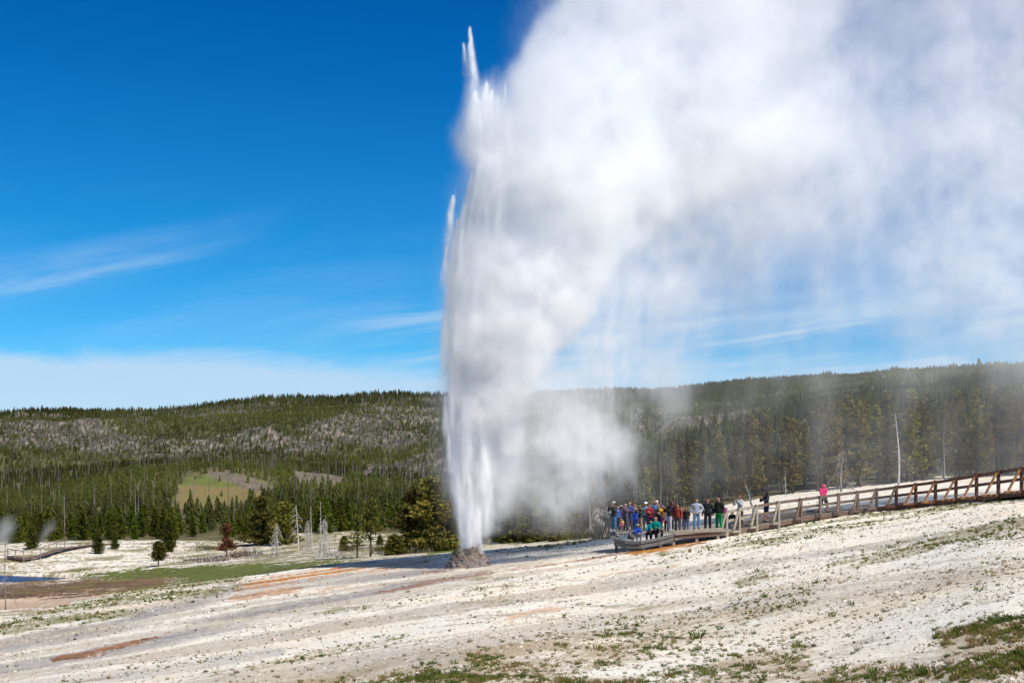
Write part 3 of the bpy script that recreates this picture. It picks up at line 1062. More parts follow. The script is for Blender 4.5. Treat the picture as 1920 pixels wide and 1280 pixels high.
def col_x(y):      # left rim and centre of the column (photograph px at the vent's distance)
    return np.interp(y, [60, 150, 200, 300, 400, 500, 600, 700, 800, 900, 980, 1032], [882, 900, 892, 896, 868, 852, 843, 842, 846, 854, 857, 861])


TONG = [(879, 48, 0.0, 150, 8, 0.42), (867, 78, 0.1, 120, 8, 0.25), (878, 80, -0.2, 130, 12, 0.2), (911, 150, 0.2, 130, 11, 1.3), (920, 166, 0.0, 120, 14, 1.0), (890, 166, 0.3, 120, 16, 0.9),
        (947, 160, 0.1, 40, 4, 0.5), (852, 368, -0.6, 110, 9, 1.0), (885, 322, 0.0, 90, 8, 0.8), (893, 350, 0.1, 110, 12, 0.8), (839, 462, -0.5, 90, 8, 0.9), (850, 488, -0.2, 130, 12, 1.2), (866, 470, -0.3, 150, 12, 1.0),
        (838, 590, -0.6, 130, 11, 1.2), (852, 582, -0.3, 110, 12, 1.0), (892, 578, -0.7, 170, 14, 1.1), (885, 610, -0.8, 150, 12, 1.0), (874, 710, -0.9, 200, 12, 1.1), (882, 690, -0.8, 190, 14, 1.0),
        (838, 742, -0.6, 90, 7, 0.9), (844, 812, -0.6, 80, 7, 0.7), (850, 560, -0.5, 140, 10, 0.9), (860, 410, -0.4, 130, 12, 1.0), (875, 380, -0.5, 140, 14, 0.9)]
for i in range(230):
    y = jr.uniform(180, 960)
    k = jr.random()
    xl = float(col_x(y))
    wd = np.interp(y, [150, 300, 500, 700, 900, 1000], [60, 70, 75, 80, 62, 34])
    x = xl + 4 + (wd - 4) * k ** 1.5
    TONG.append((x, y, jr.uniform(-1, 1) * wd / 2 / PXM * 0.85 - 0.15, jr.uniform(60, 190), jr.uniform(4, 12), jr.uniform(0.25, 0.75)))

jnx, jny, jnz = 80, 44, 500
jlo = ((822 - 960) / PXM, JD - 2.1, (HZ - 1036) / PXM)
jhi = ((985 - 960) / PXM, JD + 2.1, (HZ - 30) / PXM)
jx = np.linspace(jlo[0], jhi[0], jnx)
jy = np.linspace(jlo[1], jhi[1], jny)
jz = np.linspace(jlo[2], jhi[2], jnz)
jd_ = np.zeros((jnx, jny, jnz), np.float32)
jdim = [jhi[i] - jlo[i] for i in range(3)]
jn = noise3((jnx, jny, jnz), jdim, 31, 1.5, (1, 1, 3.5), 0.05)
jn2 = noise3((jnx, jny, jnz), jdim, 32, 1.7, (1, 1, 1.6))
jw = noise3((jnx, jny, jnz), jdim, 33, 1.8, (1, 1, 2.2))
# body of the column
pxj = HZ - jz * PXM
cl = (col_x(pxj) + 2 - 960) / PXM
cw_ = np.interp(pxj, [150, 200, 300, 500, 700, 900, 980, 1036], [44, 62, 70, 86, 92, 72, 48, 25]) / PXM
cc_ = cl + cw_ / 2
rr = np.sqrt(((jx[:, None, None] - cc_[None, None, :] + 0.10 * jw) / (cw_[None, None, :] / 2)) ** 2 + ((jy[None, :, None] - JD) / (cw_[None, None, :] / 2 + 0.05)) ** 2)
base = sst(rr, 1.15, 0.45) * np.clip(1 + 0.6 * jn + 0.3 * jn2, 0.08, 4)
amp = np.interp(pxj, [120, 200, 400, 700, 900, 1036], [0.0, 0.5, 1.3, 2.0, 2.8, 4.5])
jd_ += (base * amp[None, None, :]).astype(np.float32)
for ti, (x, y, dy, ln, w, am) in enumerate(TONG):
    am = am * 1.9 if ti < 24 else am
    X0, Z0 = (x - 960) / PXM, (HZ - y) / PXM
    lnm, wm_ = ln / PXM, w / PXM
    k0 = int(max(0, (Z0 - lnm - jlo[2]) / jdim[2] * (jnz - 1)))
    k1 = int(min(jnz - 1, (Z0 + 0.1 - jlo[2]) / jdim[2] * (jnz - 1)))
    i0 = int(max(0, (X0 - 0.9 - jlo[0]) / jdim[0] * (jnx - 1)))
    i1 = int(min(jnx, (X0 + 0.9 - jlo[0]) / jdim[0] * (jnx - 1)))
    if k1 <= k0 or i1 <= i0:
        continue
    s_ = np.clip((Z0 - jz[k0:k1]) / lnm, 0, 1)
    xc = X0 + (col_x(HZ - jz[k0:k1] * PXM) - col_x(y)) / PXM * 0.6
    wv = wm_ * (0.07 + 1.0 * s_ ** 0.75) * 0.8 + 0.015
    px_ = (jx[i0:i1, None, None] + 0.05 * jw[i0:i1, :, k0:k1] - xc[None, None, :]) / wv
    py_ = (jy[None, :, None] - JD - dy) / (wv + 0.05)
    g = np.exp(-(px_ ** 2 + py_ ** 2)) * (am * 11.0 * sst(s_, 0, 0.05) * (1 - s_) ** 1.3)[None, None, :]
    jd_[i0:i1, :, k0:k1] += g * np.clip(1 + 0.5 * jn[i0:i1, :, k0:k1], 0.1, 3)
fxj = (sst(jx, jlo[0], jlo[0] + 0.15) * sst(jx, jhi[0], jhi[0] - 0.9))[:, None, None]
fyj = (sst(jy, jlo[1], jlo[1] + 0.3) * sst(jy, jhi[1], jhi[1] - 0.3))[None, :, None]
jd_ *= fxj * fyj
jd_[jd_ < 0.02] = 0
spray = volume_object('water_spray', jd_, jlo, jhi, steam_material("spray", 0.0, (0.99, 0.995, 1.0)))
tag(spray, "bright streaky spray thrown up around the geyser's water column", "spray", kind='stuff')

# the water itself: one mesh of slender tongues rising from the vent
jm, t, b = new_mat("white_water", 0.35, 0.5)
b.inputs['Base Color'].default_value = (0.86, 0.89, 0.92, 1)
b.inputs['Subsurface Weight'].default_value = 0.0
wj = MB()
for i, (x, y, dy, ln, w, am) in enumerate(TONG):
    if i < 24 or i % 3:
        continue
    n = 7
    pts, rads = [], []
    for k in range(n):
        s_ = k / (n - 1)
        yy_ = y + 12 + ln * 1.2 * s_
        if yy_ > 1034:
            break
        sq = np.interp(yy_, [850, 1036], [1, 0.28])
        xc = col_x(yy_) + (x - col_x(y)) * sq
        pts.append(((xc + 5 - 960) / PXM, JD + (abs(dy) * 0.6 + 0.35) * sq, (HZ - yy_) / PXM))
        rads.append(max(0.006, w / PXM * 0.07 * math.sin(math.pi * min(0.97, 0.03 + 0.9 * s_))) * (0.6 + 0.4 * sq))
    if len(pts) > 2:
        wj.tube(pts, rads, 5)
for i in range(700):       # thrown drops
    x, y, dy, ln, w, am = TONG[jr.randrange(3, 24)] if i % 2 else TONG[jr.randrange(len(TONG))]
    yy_ = y + jr.uniform(-6, ln * 0.6)
    xx_ = x + jr.gauss(0, 1.5 + 0.015 * ln)
    if xx_ > 960 or yy_ > 1020:
        continue
    p0 = Vector(((xx_ - 960) / PXM, JD + dy + jr.uniform(-.4, .4), (HZ - yy_) / PXM))
    h = jr.uniform(0.03, 0.22)
    wj.tube([p0 - Vector((0, 0, h)), p0, p0 + Vector((0, 0, h))], [0.003, jr.uniform(0.003, 0.007), 0.002], 4)
jet = wj.build('water_jet', jm, smooth=True)
tag(jet, "tall spiky jet of white boiling water shooting out of the grey cone", "water jet")

# ------------------------------------------------------------------ geyser cone
cm, t, b = new_mat("cone_rock", 0.8, 0.3)
tcn = N(t, 'ShaderNodeTexCoord')
na1 = N(t, 'ShaderNodeTexNoise')
na1.inputs['Scale'].default_value = 2.6
na1.inputs['Detail'].default_value = 8
na1.inputs['Roughness'].default_value = 0.7
L(t, tcn.outputs['Object'], na1.inputs['Vector'])
vo = N(t, 'ShaderNodeTexVoronoi')
vo.inputs['Scale'].default_value = 5.0
L(t, mixc(t, 0.25, tcn.outputs['Object'], na1.outputs[1]), vo.inputs['Vector'])
sz = N(t, 'ShaderNodeSeparateXYZ')
L(t, tcn.outputs['Object'], sz.inputs[0])
hh = math_n(t, 'ADD', sz.outputs[2], math_n(t, 'MULTIPLY', math_n(t, 'SUBTRACT', na1.outputs[0], 0.5), 1.6))
c = mixc(t, maprange(t, hh, 0.35, 0.95), (0.19, 0.165, 0.15), (0.05, 0.037, 0.033))
c = mixc(t, maprange(t, vo.outputs[0], 0.35, 0.75, 0, 0.55), c, (0.29, 0.21, 0.15))
L(t, c, b.inputs['Base Color'])
bp = N(t, 'ShaderNodeBump')
bp.inputs['Strength'].default_value = 1.0
bp.inputs['Distance'].default_value = 0.12
L(t, math_n(t, 'SUBTRACT', na1.outputs[0], math_n(t, 'MULTIPLY', vo.outputs[0], 0.4)), bp.inputs['Height'])
L(t, bp.outputs[0], b.inputs['Normal'])
cx0 = (876 - 960) / PXM
zc0 = float(ground_at(cx0, JD))
na, nr = 72, 30
cv = []
for k in range(nr):
    f = k / (nr - 1)
    for a_ in range(na):
        th = 2 * math.pi * a_ / na
        if f < 0.72:
            g = f / 0.72
            z = g * 1.10
            r = 1.10 - 0.18 * g - 0.30 * g ** 3.2 + 0.16 * (1 - g) ** 4
        elif f < 0.85:
            g = (f - 0.72) / 0.13
            z = 1.10 + 0.05 * math.sin(g * math.pi)
            r = 0.62 - 0.24 * g
        else:
            g = (f - 0.85) / 0.15
            z = 1.10 - 0.7 * g
            r = 0.38 - 0.10 * g
        n_ = float(tile(1, th / 6.283 + 0.0, f * 0.35)) * 0.045 + float(tile(3, th / 6.283 * 2, f * 0.8)) * 0.03
        r2 = r * (1 + n_ * (1.4 if f < 0.8 else 0.4))
        z2 = z + float(tile(3, th / 6.283, 0.3)) * 0.05 * min(1, f * 2)
        if f > 0.5:
            z2 += 0.10 * math.cos(th) * min(1, (f - 0.5) * 3) + (0.10 if abs(((th + math.pi) % (2 * math.pi)) - math.pi - 0.35) < 0.35 and 0.68 < f < 0.84 else 0)
        cv.append((r2 * math.cos(th), r2 * math.sin(th), z2 - 0.12))
q = []
for k in range(nr - 1):
    for a_ in range(na):
        q.append((k * na + a_, k * na + (a_ + 1) % na, (k + 1) * na + (a_ + 1) % na, (k + 1) * na + a_))
cone = np_mesh('geyser_cone', cv, np.array(q), [cm], smooth=True)
cone.location = (cx0, JD, zc0)
tag(cone, "squat craggy grey brown rock cone the white water bursts from", "geyser cone")

# ------------------------------------------------------------------ timber
wood_pale = noisy_mat('weathered_timber', (0.36, 0.32, 0.26), (0.25, 0.215, 0.17), 5, 0.85, 0.2, 0.4, (1, 1, 6))
wood_mid = noisy_mat('brown_timber', (0.19, 0.135, 0.10), (0.12, 0.085, 0.065), 5, 0.8, 0.2, 0.4, (1, 1, 6))
wood_dark = noisy_mat('wet_timber', (0.15, 0.062, 0.035), (0.075, 0.033, 0.022), 5, 0.6, 0.35, 0.4, (1, 1, 6))
wood_orange = noisy_mat('sunlit_orange_timber', (0.42, 0.19, 0.07), (0.20, 0.09, 0.04), 4, 0.7, 0.3, 0.4, (1, 1, 4))  # sunlit orange of the right-hand braces, put into the timber colour
wood_blue = noisy_mat('damp_grey_timber', (0.17, 0.175, 0.17), (0.10, 0.11, 0.115), 5, 0.7, 0.3, 0.4, (4, 1, 1))

wood_deck = noisy_mat('deck_planks', (0.27, 0.235, 0.20), (0.18, 0.155, 0.13), 5, 0.85, 0.2, 0.4, (1, 6, 1))
POSTS = [(1362, 956, 997, 34.6), (1386, 951.5, 992, 34.3), (1418.5, 945.5, 984, 33.9), (1459.6, 938.4, 977, 33.4), (1501.8, 933.4, 968, 32.9), (1538, 928.6, 963, 32.5), (1572.6, 923.7, 958.5, 32.2), (1608, 919.3, 954, 32.1), (1643.8, 914.5, 949.5, 32.2), (1680.6, 909.7, 945.5, 32.7), (1717, 904.7, 941, 33.3), (1754, 900, 937, 34.3), (1792.5, 893.6, 932.5, 35.3), (1831, 886.6, 928.5, 37.2), (1872, 880, 924.0, 38.8), (1915.7, 873.5, 918.0, 40.5), (1963, 866, 913, 42.5), (2015, 858, 907, 44.5), (2072, 850, 901, 46.5), (2136, 841, 894, 48.5), (2208, 831, 886, 50.5)]
pw = []
for x, yt, yb, s_ in POSTS:
    D = F / s_
    pw.append((Vector(((x - 960) / F * D, D, (HZ - yb) / F * D)), (yb - yt) / s_))
fence = empty('boardwalk_fence', pw[5][0])
tag(fence, "long two rail timber fence with diagonal braces climbing along the boardwalk", "fence")
fo = pw[5][0]
dirs = []
for i in range(len(pw)):
    a_ = pw[max(0, i - 1)][0]
    b_ = pw[min(len(pw) - 1, i + 1)][0]
    d = (b_ - a_)
    d.z = 0
    dirs.append(d.normalized())
for i, (p, h) in enumerate(pw):
    m = wood_pale if i < 4 else (wood_mid if i < 9 else wood_dark)
    mb_ = MB()
    mb_.beam(p - fo + Vector((0, 0, -0.35)), p - fo + Vector((0, 0, h)), 0.15, 0.15, dirs[i])
    mb_.build('post', m, fence)
    out_ = (Vector((dirs[i].y, -dirs[i].x, 0)) + Vector((-0.75 if i < 9 else -0.3, 0, 0)))
    if i < 5:
        out_ = Vector((-0.62, -0.78, 0))
    out_.normalize()
    foot = p - fo + out_ * 0.62 + Vector((0, 0, -0.02))
    mb_ = MB()
    mb_.beam(foot, p - fo + out_ * 0.09 + Vector((0, 0, h * 0.86)), 0.09, 0.12, dirs[i])
    mb_.build('brace', wood_orange if i >= 10 else (m if i < 4 else wood_mid), fence)
    mb_ = MB()
    mb_.beam(p - fo + out_ * 0.80 + Vector((0, 0, -0.11)), p - fo - out_ * 0.1 + Vector((0, 0, -0.11)), 0.14, 0.12)
    mb_.build('outrigger', m if i < 10 else wood_orange, fence)
for i in range(len(pw) - 1):
    m = wood_pale if i < 2 else (wood_mid if i < 9 else wood_dark)
    for fr, hh_ in ((0.90, 0.16), (0.47, 0.15)):
        off = Vector((-dirs[i].y, dirs[i].x, 0))
        mb_ = MB()
        a_, ha = pw[i]
        b_, hb = pw[i + 1]
        mb_.beam(a_ - fo + off * 0.10 + Vector((0, 0, ha * fr)), b_ - fo + off * 0.10 + Vector((0, 0, hb * fr)), 0.045, hh_)
        mb_.build('rail', m, fence)

# deck of the boardwalk behind the fence
bw = empty('boardwalk', pw[5][0])
tag(bw, "narrow raised plank boardwalk climbing right behind the braced timber fence", "boardwalk")
dk = MB()
for i in range(len(pw) - 1):
    a_, b_ = pw[i][0], pw[i + 1][0]
    L_ = (b_ - a_).length
    n = max(2, int(L_ / 0.16))
    for k in range(n):
        f = (k + 0.5) / n
        p = a_.lerp(b_, f) - fo
        d = dirs[i].lerp(dirs[i + 1], f).normalized()
        off = Vector((-d.y, d.x, 0))
        dk.beam(p + off * 0.02 + Vector((0, 0, -0.03)), p + off * 1.5 + Vector((0, 0, -0.03)), L_ / n * 0.93, 0.045)
    off = Vector((-dirs[i].y, dirs[i].x, 0))
    em = wood_mid if i < 8 else wood_dark
    for v1, w_, h_ in ((Vector((0, 0, -0.17)), 0.06, 0.22), (off * 1.47 + Vector((0, 0, -0.17)), 0.06, 0.22), (off * 1.47 + Vector((0, 0, 0.05)), 0.10, 0.10)):
        e_ = MB()
        e_.beam(a_ - fo + v1, b_ - fo + v1, w_, h_)
        e_.build('edge_beam' if w_ < 0.1 else 'kerb_beam', em, bw)
    for o_ in (0.1, 1.4):
        sup = MB()
        sup.beam(a_ - fo + off * o_ + Vector((0, 0, -0.9)), a_ - fo + off * o_ + Vector((0, 0, -0.06)), 0.14, 0.14)
        sup.build('support_post', wood_mid, bw)
dk.build('deck', wood_deck, bw)


# viewing platform
def zdeck(x):
    return float(np.interp(x, [1120, 1262, 1352, 1362], [-3.98, -3.93, -3.80, -3.76]))


vp = empty('viewing_platform', P(1262, 1000, 69))
tag(vp, "low weathered plank viewing platform the crowd stands on", "platform")
vo_ = vp.location.copy()


def W3(x, D, z):
    return Vector(((x - 960) / F * D, D, z)) - vo_


dk = MB()
X0, X1 = (1146 - 960) / F * 69, (1366 - 960) / F * 69
n = 44
for k in range(n):
    X = X0 + (X1 - X0) * (k + 0.5) / n
    x = 960 + X * F / 69
    z = zdeck(x) - 0.03
    d0 = 67.6 if x > 1262 else 68.3
    dk.beam(Vector((X, d0, z)) - vo_, Vector((X, 73.5, z)) - vo_, (X1 - X0) / n * 0.94, 0.05)
dk.build('deck', wood_pale, vp)
kb = MB()
kb.beam(W3(1263, 67.5, zdeck(1263) + 0.04), W3(1356, 67.6, zdeck(1356) + 0.06), 0.16, 0.20)
kb.build('kerb_beam', wood_pale, vp)
kb = MB()
kb.beam(W3(1263, 67.55, zdeck(1263) - 0.20), W3(1354, 67.65, zdeck(1354) - 0.16), 0.07, 0.22)
kb.build('edge_beam', wood_mid, vp)
for xx, zz in ((1263, -4.5), (1306, -4.4), (1346, -4.2), (1236, -4.6)):
    kb = MB()
    kb.beam(W3(xx, 67.7, zz - 0.2), W3(xx, 67.7, zdeck(xx) - 0.07), 0.16, 0.16)
    kb.build('support_post', wood_pale, vp)
# lower tier in front at left
lt = [(1152, 67.0, -4.20), (1172, 66.2, -4.28), (1200, 65.9, -4.30), (1232, 66.3, -4.17), (1262, 67.3, -4.0)]
for i in range(len(lt) - 1):
    a_, b_ = W3(*lt[i]), W3(*lt[i + 1])
    kb = MB()
    kb.beam(a_, b_, 0.14, 0.16)
    kb.build('kerb_beam', wood_blue, vp)
    kb = MB()
    kb.beam(a_ + Vector((0, 0.02, -0.21)), b_ + Vector((0, 0.02, -0.21)), 0.06, 0.22)
    kb.build('edge_beam', wood_blue, vp)
    kb = MB()
    kb.beam(a_.lerp(b_, 0.2) + Vector((0, 0.12, -0.75)), a_.lerp(b_, 0.2) + Vector((0, 0.12, -0.1)), 0.16, 0.16)
    kb.build('support_post', wood_blue, vp)
dk = MB()
for k in range(26):
    x = 1154 + 108 * (k + 0.5) / 26
    d0 = float(np.interp(x, [l[0] for l in lt], [l[1] for l in lt]))
    dk.beam(W3(x, d0 + 0.05, -4.42), W3(x, 68.9, -4.42), 0.115, 0.05)
dk.build('lower_deck', wood_blue, vp)

# bench at the left end
bn = empty('plank_bench', P(1163, 1006, 68.2))
tag(bn, "dark plank bench at the left end of the platform below the standing man in jeans", "bench")
kb = MB()
kb.beam((-0.55, 0, 0.30), (0.75, 0, 0.30), 0.36, 0.07)
kb.build('seat', wood_blue, bn)
for s_ in (-0.4, 0.6):
    kb = MB()
    kb.beam((s_, 0, -0.15), (s_, 0, 0.265), 0.12, 0.3)
    kb.build('leg', wood_blue, bn)
# slanted information panel
sg = empty('information_sign', P(1241, 1012, 66.9))
tag(sg, "slanted information panel on a dark post by the platform's front edge", "sign")
kb = MB()
kb.beam((-0.36, 0.02, 0.70), (0.34, -0.02, 0.42), 0.62, 0.035)
kb.build('panel', wood_blue, sg)
kb = MB()
kb.beam((0, 0, -0.6), (0, 0, 0.53), 0.13, 0.16, (0, 1, 0))
kb.build('post', wood_mid, sg)

# a boardwalk across the river, far left
bl = empty('river_boardwalk', P(90, 1050, 150))
tag(bl, "weathered low boardwalk with a handrail curving over the white riverbank at far left", "boardwalk")
o_ = bl.location.copy()
cl_ = []
for x, dd, up in [(18, 152, .3), (48, 150, .35), (80, 152, .4), (110, 158, .4), (140, 163, .3), (172, 168, .2), (215, 172, .1)]:
    X = (x - 960) / F * dd
    cl_.append(Vector((X, dd, float(ground_at(X, dd)) + up)) - o_)
kb = MB()
for i in range(len(cl_) - 1):
    kb.beam(cl_[i], cl_[i + 1], 1.0, 0.08)
kb.build('deck', wood_mid, bl)
kb = MB()
for i in range(len(cl_) - 1):
    kb.beam(cl_[i] + Vector((0, -0.8, -0.1)), cl_[i + 1] + Vector((0, -0.8, -0.1)), 0.08, 0.2)
kb.build('edge_beam', wood_mid, bl)
for i in range(4):
    a_, b_ = cl_[i], cl_[i + 1]
    kb = MB()
    kb.beam(a_ + Vector((0, -0.7, 0.9)), b_ + Vector((0, -0.7, 0.9)), 0.07, 0.10)
    kb.build('rail', wood_pale, bl)
    for f in (0.0, 0.5):
        p = a_.lerp(b_, f) + Vector((0, -0.7, 0))
        kb = MB()
        kb.beam(p + Vector((0, 0, -0.6)), p + Vector((0, 0, 0.9)), 0.1, 0.1)
        kb.build('post', wood_pale, bl)

# ------------------------------------------------------------------ people
def cloth(name, c, var=0.25, rough=0.9):
    return noisy_mat(name, c, tuple(q * (1 - var) for q in c), 14, rough, 0.15, 0.15)


CM = {}


def cmat(c, kind='cloth'):
    k = (kind, tuple(round(q, 3) for q in c))
    if k not in CM:
        CM[k] = cloth(kind, c)
    return CM[k]


SKIN = [(0.48, 0.26, 0.18), (0.40, 0.21, 0.14), (0.27, 0.14, 0.09)]


def skeleton(pose, g=1.0):
    """joints {name: (co, r)} and bones [(a, b, region)] of a 1.75 m figure facing -Y"""
    J, B = {}, []

    def j(n, x, y, z, r):
        J[n] = (Vector((x, y, z)), r)

    def bn(a, b, r):
        B.append((a, b, r))
    lean = Vector((0, 0, 0))
    sit = pose.startswith('sit')
    hz_ = 0.52 if sit else 0.96
    ly = 0.10 if pose == 'sit_lean' else (0.0 if not sit else 0.03)
    fw = -0.22 if pose == 'sit_lean' else 0.0
    j('pelvis', 0, ly, hz_, .125)
    j('waist', 0, ly + fw * 0.25, hz_ + .14, .115)
    j('chest', 0, ly + fw * 0.6, hz_ + .33, .135)
    j('neckb', 0, ly + fw, hz_ + .48, .075)
    j('neck', 0, ly + fw - .01, hz_ + .54, .052)
    j('jaw', 0, ly + fw - .03, hz_ + .60, .070)
    j('head', 0, ly + fw - .015, hz_ + .675, .095)
    j('crown', 0, ly + fw, hz_ + .735, .068)
    j('nose', 0, ly + fw - .128, hz_ + .655, .011)
    for s, n in ((-1, 'r'), (1, 'l')):
        j('ear' + n, s * .102, ly + fw, hz_ + .655, .014)
    bn('pelvis', 'waist', 'hips')
    bn('waist', 'chest', 'torso')
    bn('chest', 'neckb', 'torso')
    bn('neckb', 'neck', 'neck')
    bn('neck', 'jaw', 'head')
    bn('jaw', 'head', 'head')
    bn('head', 'crown', 'head')
    bn('head', 'nose', 'head')
    bn('head', 'earr', 'head')
    bn('head', 'earl', 'head')
    sh = hz_ + .44
    for s, n in ((-1, 'r'), (1, 'l')):
        j('sh' + n, s * .175, ly + fw * 0.9, sh, .060)
        arm = pose
        if pose == 'point' and s == 1:
            arm = 'stand'
        sx = ly + fw
        if arm in ('photo', 'photo_low'):
            up = 0.0 if arm == 'photo' else -0.16
            j('el' + n, s * .27, sx - .20, sh - .19 + up * 0.3, .042)
            j('wr' + n, s * .095, sx - .32, sh + .07 + up, .029)
            pd = Vector((-s * .45, -.25, .85)).normalized()
        elif arm == 'armsup':
            j('el' + n, s * .30, sx - .20, sh + .06, .042)
            j('wr' + n, s * .09, sx - .30, sh + .27, .029)
            pd = Vector((-s * .5, -.1, .85)).normalized()
        elif arm == 'point':
            j('el' + n, s * .26, sx - .20, sh - .12, .042)
            j('wr' + n, s * .32, sx - .44, sh - .04, .029)
            pd = Vector((s * .2, -.97, .1)).normalized()
        elif arm == 'hips':
            j('el' + n, s * .34, sx + .06, sh - .22, .042)
            j('wr' + n, s * .19, sx - .06, sh - .42, .029)
            pd = Vector((-s * .6, -.5, -.4)).normalized()
        elif arm == 'folded':
            j('el' + n, s * .24, sx - .05, sh - .25, .042)
            j('wr' + n, s * .02, sx - .22, sh - .20 + s * 0.03, .029)
            pd = Vector((-s * .9, -.1, .1)).normalized()
        elif sit:
            j('el' + n, s * .22, sx - .10, sh - .26, .042)
            j('wr' + n, s * .12, sx - .33, sh - .30, .029)
            pd = Vector((-s * .4, -.9, -.1)).normalized()
        elif arm == 'walk':
            j('el' + n, s * .21, sx + s * .10 + .02, sh - .28, .042)
            j('wr' + n, s * .21, sx + s * .16 - .06, sh - .50, .029)
            pd = Vector((0, -.3, -.95)).normalized()
        else:
            j('el' + n, s * .225, sx + .02, sh - .28, .042)
            j('wr' + n, s * .235, sx - .05, sh - .53, .029)
            pd = Vector((0, -.15, -.98)).normalized()
        w = J['wr' + n][0]
        j('pa' + n, *(w + pd * .055), .031)
        bn('chest', 'sh' + n, 'torso')
        bn('sh' + n, 'el' + n, 'uarm')
        bn('el' + n, 'wr' + n, 'farm')
        bn('wr' + n, 'pa' + n, 'hand')
        side = pd.cross(Vector((0, 1, 0)) if abs(pd.y) < 0.8 else Vector((0, 0, 1))).normalized()
        curl = pd.cross(side)
        for q, (o, ln) in enumerate(((-.030, .062), (-.011, .074), (.010, .070), (.029, .054))):
            p1 = w + pd * (.075 + ln * .55) + side * o * 1.25 + curl * .006
            p2 = w + pd * (.070 + ln) + side * o * 1.3 + curl * .028
            j('f%d%s' % (q, n), *p1, .0095)
            j('g%d%s' % (q, n), *p2, .008)
            bn('pa' + n, 'f%d%s' % (q, n), 'hand')
            bn('f%d%s' % (q, n), 'g%d%s' % (q, n), 'hand')
        j('t1' + n, *(w + pd * .055 + side * -.052), .011)
        j('t2' + n, *(w + pd * .088 + side * -.060 + curl * .02), .009)
        bn('wr' + n, 't1' + n, 'hand')
        bn('t1' + n, 't2' + n, 'hand')
        if sit:
            j('hip' + n, s * .09, ly - .03, hz_ - .02, .088)
            j('kn' + n, s * .13, ly - .44, hz_ + .01, .060)
            j('an' + n, s * .12, ly - .42, .09, .042)
            j('to' + n, s * .13, ly - .58, .04, .036)
            j('he' + n, s * .12, ly - .39, .045, .036)
        elif pose == 'walk':
            j('hip' + n, s * .09, 0, .90, .088)
            j('kn' + n, s * .10, -s * .10 - .03, .50, .060)
            j('an' + n, s * .10, -s * .20 + .03, .10 + (0.03 if s < 0 else 0), .042)
            j('to' + n, s * .11, -s * .20 - .14, .04, .034)
            j('he' + n, s * .10, -s * .20 + .05, .045, .036)
        else:
            j('hip' + n, s * .09, 0, .90, .088)
            j('kn' + n, s * .105, -.015, .50, .060)
            j('an' + n, s * .115, .01, .09, .042)
            j('to' + n, s * .14, -.15, .036, .034)
            j('he' + n, s * .115, .035, .042, .036)
        bn('pelvis', 'hip' + n, 'hips')
        bn('hip' + n, 'kn' + n, 'thigh')
        bn('kn' + n, 'an' + n, 'calf')
        bn('an' + n, 'to' + n, 'foot')
        bn('an' + n, 'he' + n, 'foot')
    return J, B


_BODY = {}


def body_data(pose):
    """skinned surface of a pose: verts, normals, faces, region of every face"""
    if pose in _BODY:
        return _BODY[pose]
    J, B = skeleton(pose)
    names = list(J)
    me = bpy.data.meshes.new('skeleton')
    me.from_pydata([tuple(J[n][0]) for n in names], [(names.index(a), names.index(b)) for a, b, _ in B], [])
    o = bpy.data.objects.new('skeleton', me)
    C.objects.link(o)
    sk = o.modifiers.new('skin', 'SKIN')
    sk.use_smooth_shade = True
    if not me.skin_vertices:
        pass
    sv = me.skin_vertices[0].data if me.skin_vertices else None
    if sv is None:
        me.attributes.new('skin', 'FLOAT', 'POINT')
    wide_ = {'pelvis': (1.18, .92), 'waist': (1.12, .85), 'chest': (1.25, .82), 'neckb': (1.2, .95), 'jaw': (.88, 1.0), 'head': (.86, 1.05)}
    for i, n in enumerate(names):
        r = J[n][1]
        a_, b_ = wide_.get(n, (1, 1))
        sv[i].radius = (r * a_, r * b_)
        sv[i].use_root = (n == 'pelvis')
    ss = o.modifiers.new('smooth', 'SUBSURF')
    ss.levels = 2
    ss.render_levels = 2
    bpy.context.view_layer.update()
    dg = bpy.context.evaluated_depsgraph_get()
    ev = o.evaluated_get(dg)
    m2 = ev.to_mesh()
    nv = len(m2.vertices)
    v = np.empty(nv * 3)
    m2.vertices.foreach_get('co', v)
    v = v.reshape(-1, 3)
    nr_ = np.empty(nv * 3)
    m2.vertices.foreach_get('normal', nr_)
    nr_ = nr_.reshape(-1, 3)
    f = np.array([list(p.vertices) if len(p.vertices) == 4 else list(p.vertices)[:3] + [p.vertices[2]] for p in m2.polygons])
    ev.to_mesh_clear()
    bpy.data.objects.remove(o)
    bpy.data.meshes.remove(me)
    fc = v[f].mean(1)
    best = np.full(len(fc), 1e9)
    reg = np.zeros(len(fc), int)
    regs = ['hips', 'torso', 'neck', 'head', 'uarm', 'farm', 'hand', 'thigh', 'calf', 'foot']
    for a, b, r in B:
        pa, pb = np.array(J[a][0]), np.array(J[b][0])
        ra, rb = J[a][1], J[b][1]
        d = pb - pa
        t_ = np.clip(((fc - pa) @ d) / max(d @ d, 1e-9), 0, 1)
        dist = np.linalg.norm(fc - pa - t_[:, None] * d, axis=1) - (ra + (rb - ra) * t_) * 0.9
        m = dist < best
        best[m] = dist[m]
        reg[m] = regs.index(r)
    hd_ = np.array(J['head'][0])
    _BODY[pose] = (v, nr_, f, reg, regs, hd_, J)
    return _BODY[pose]


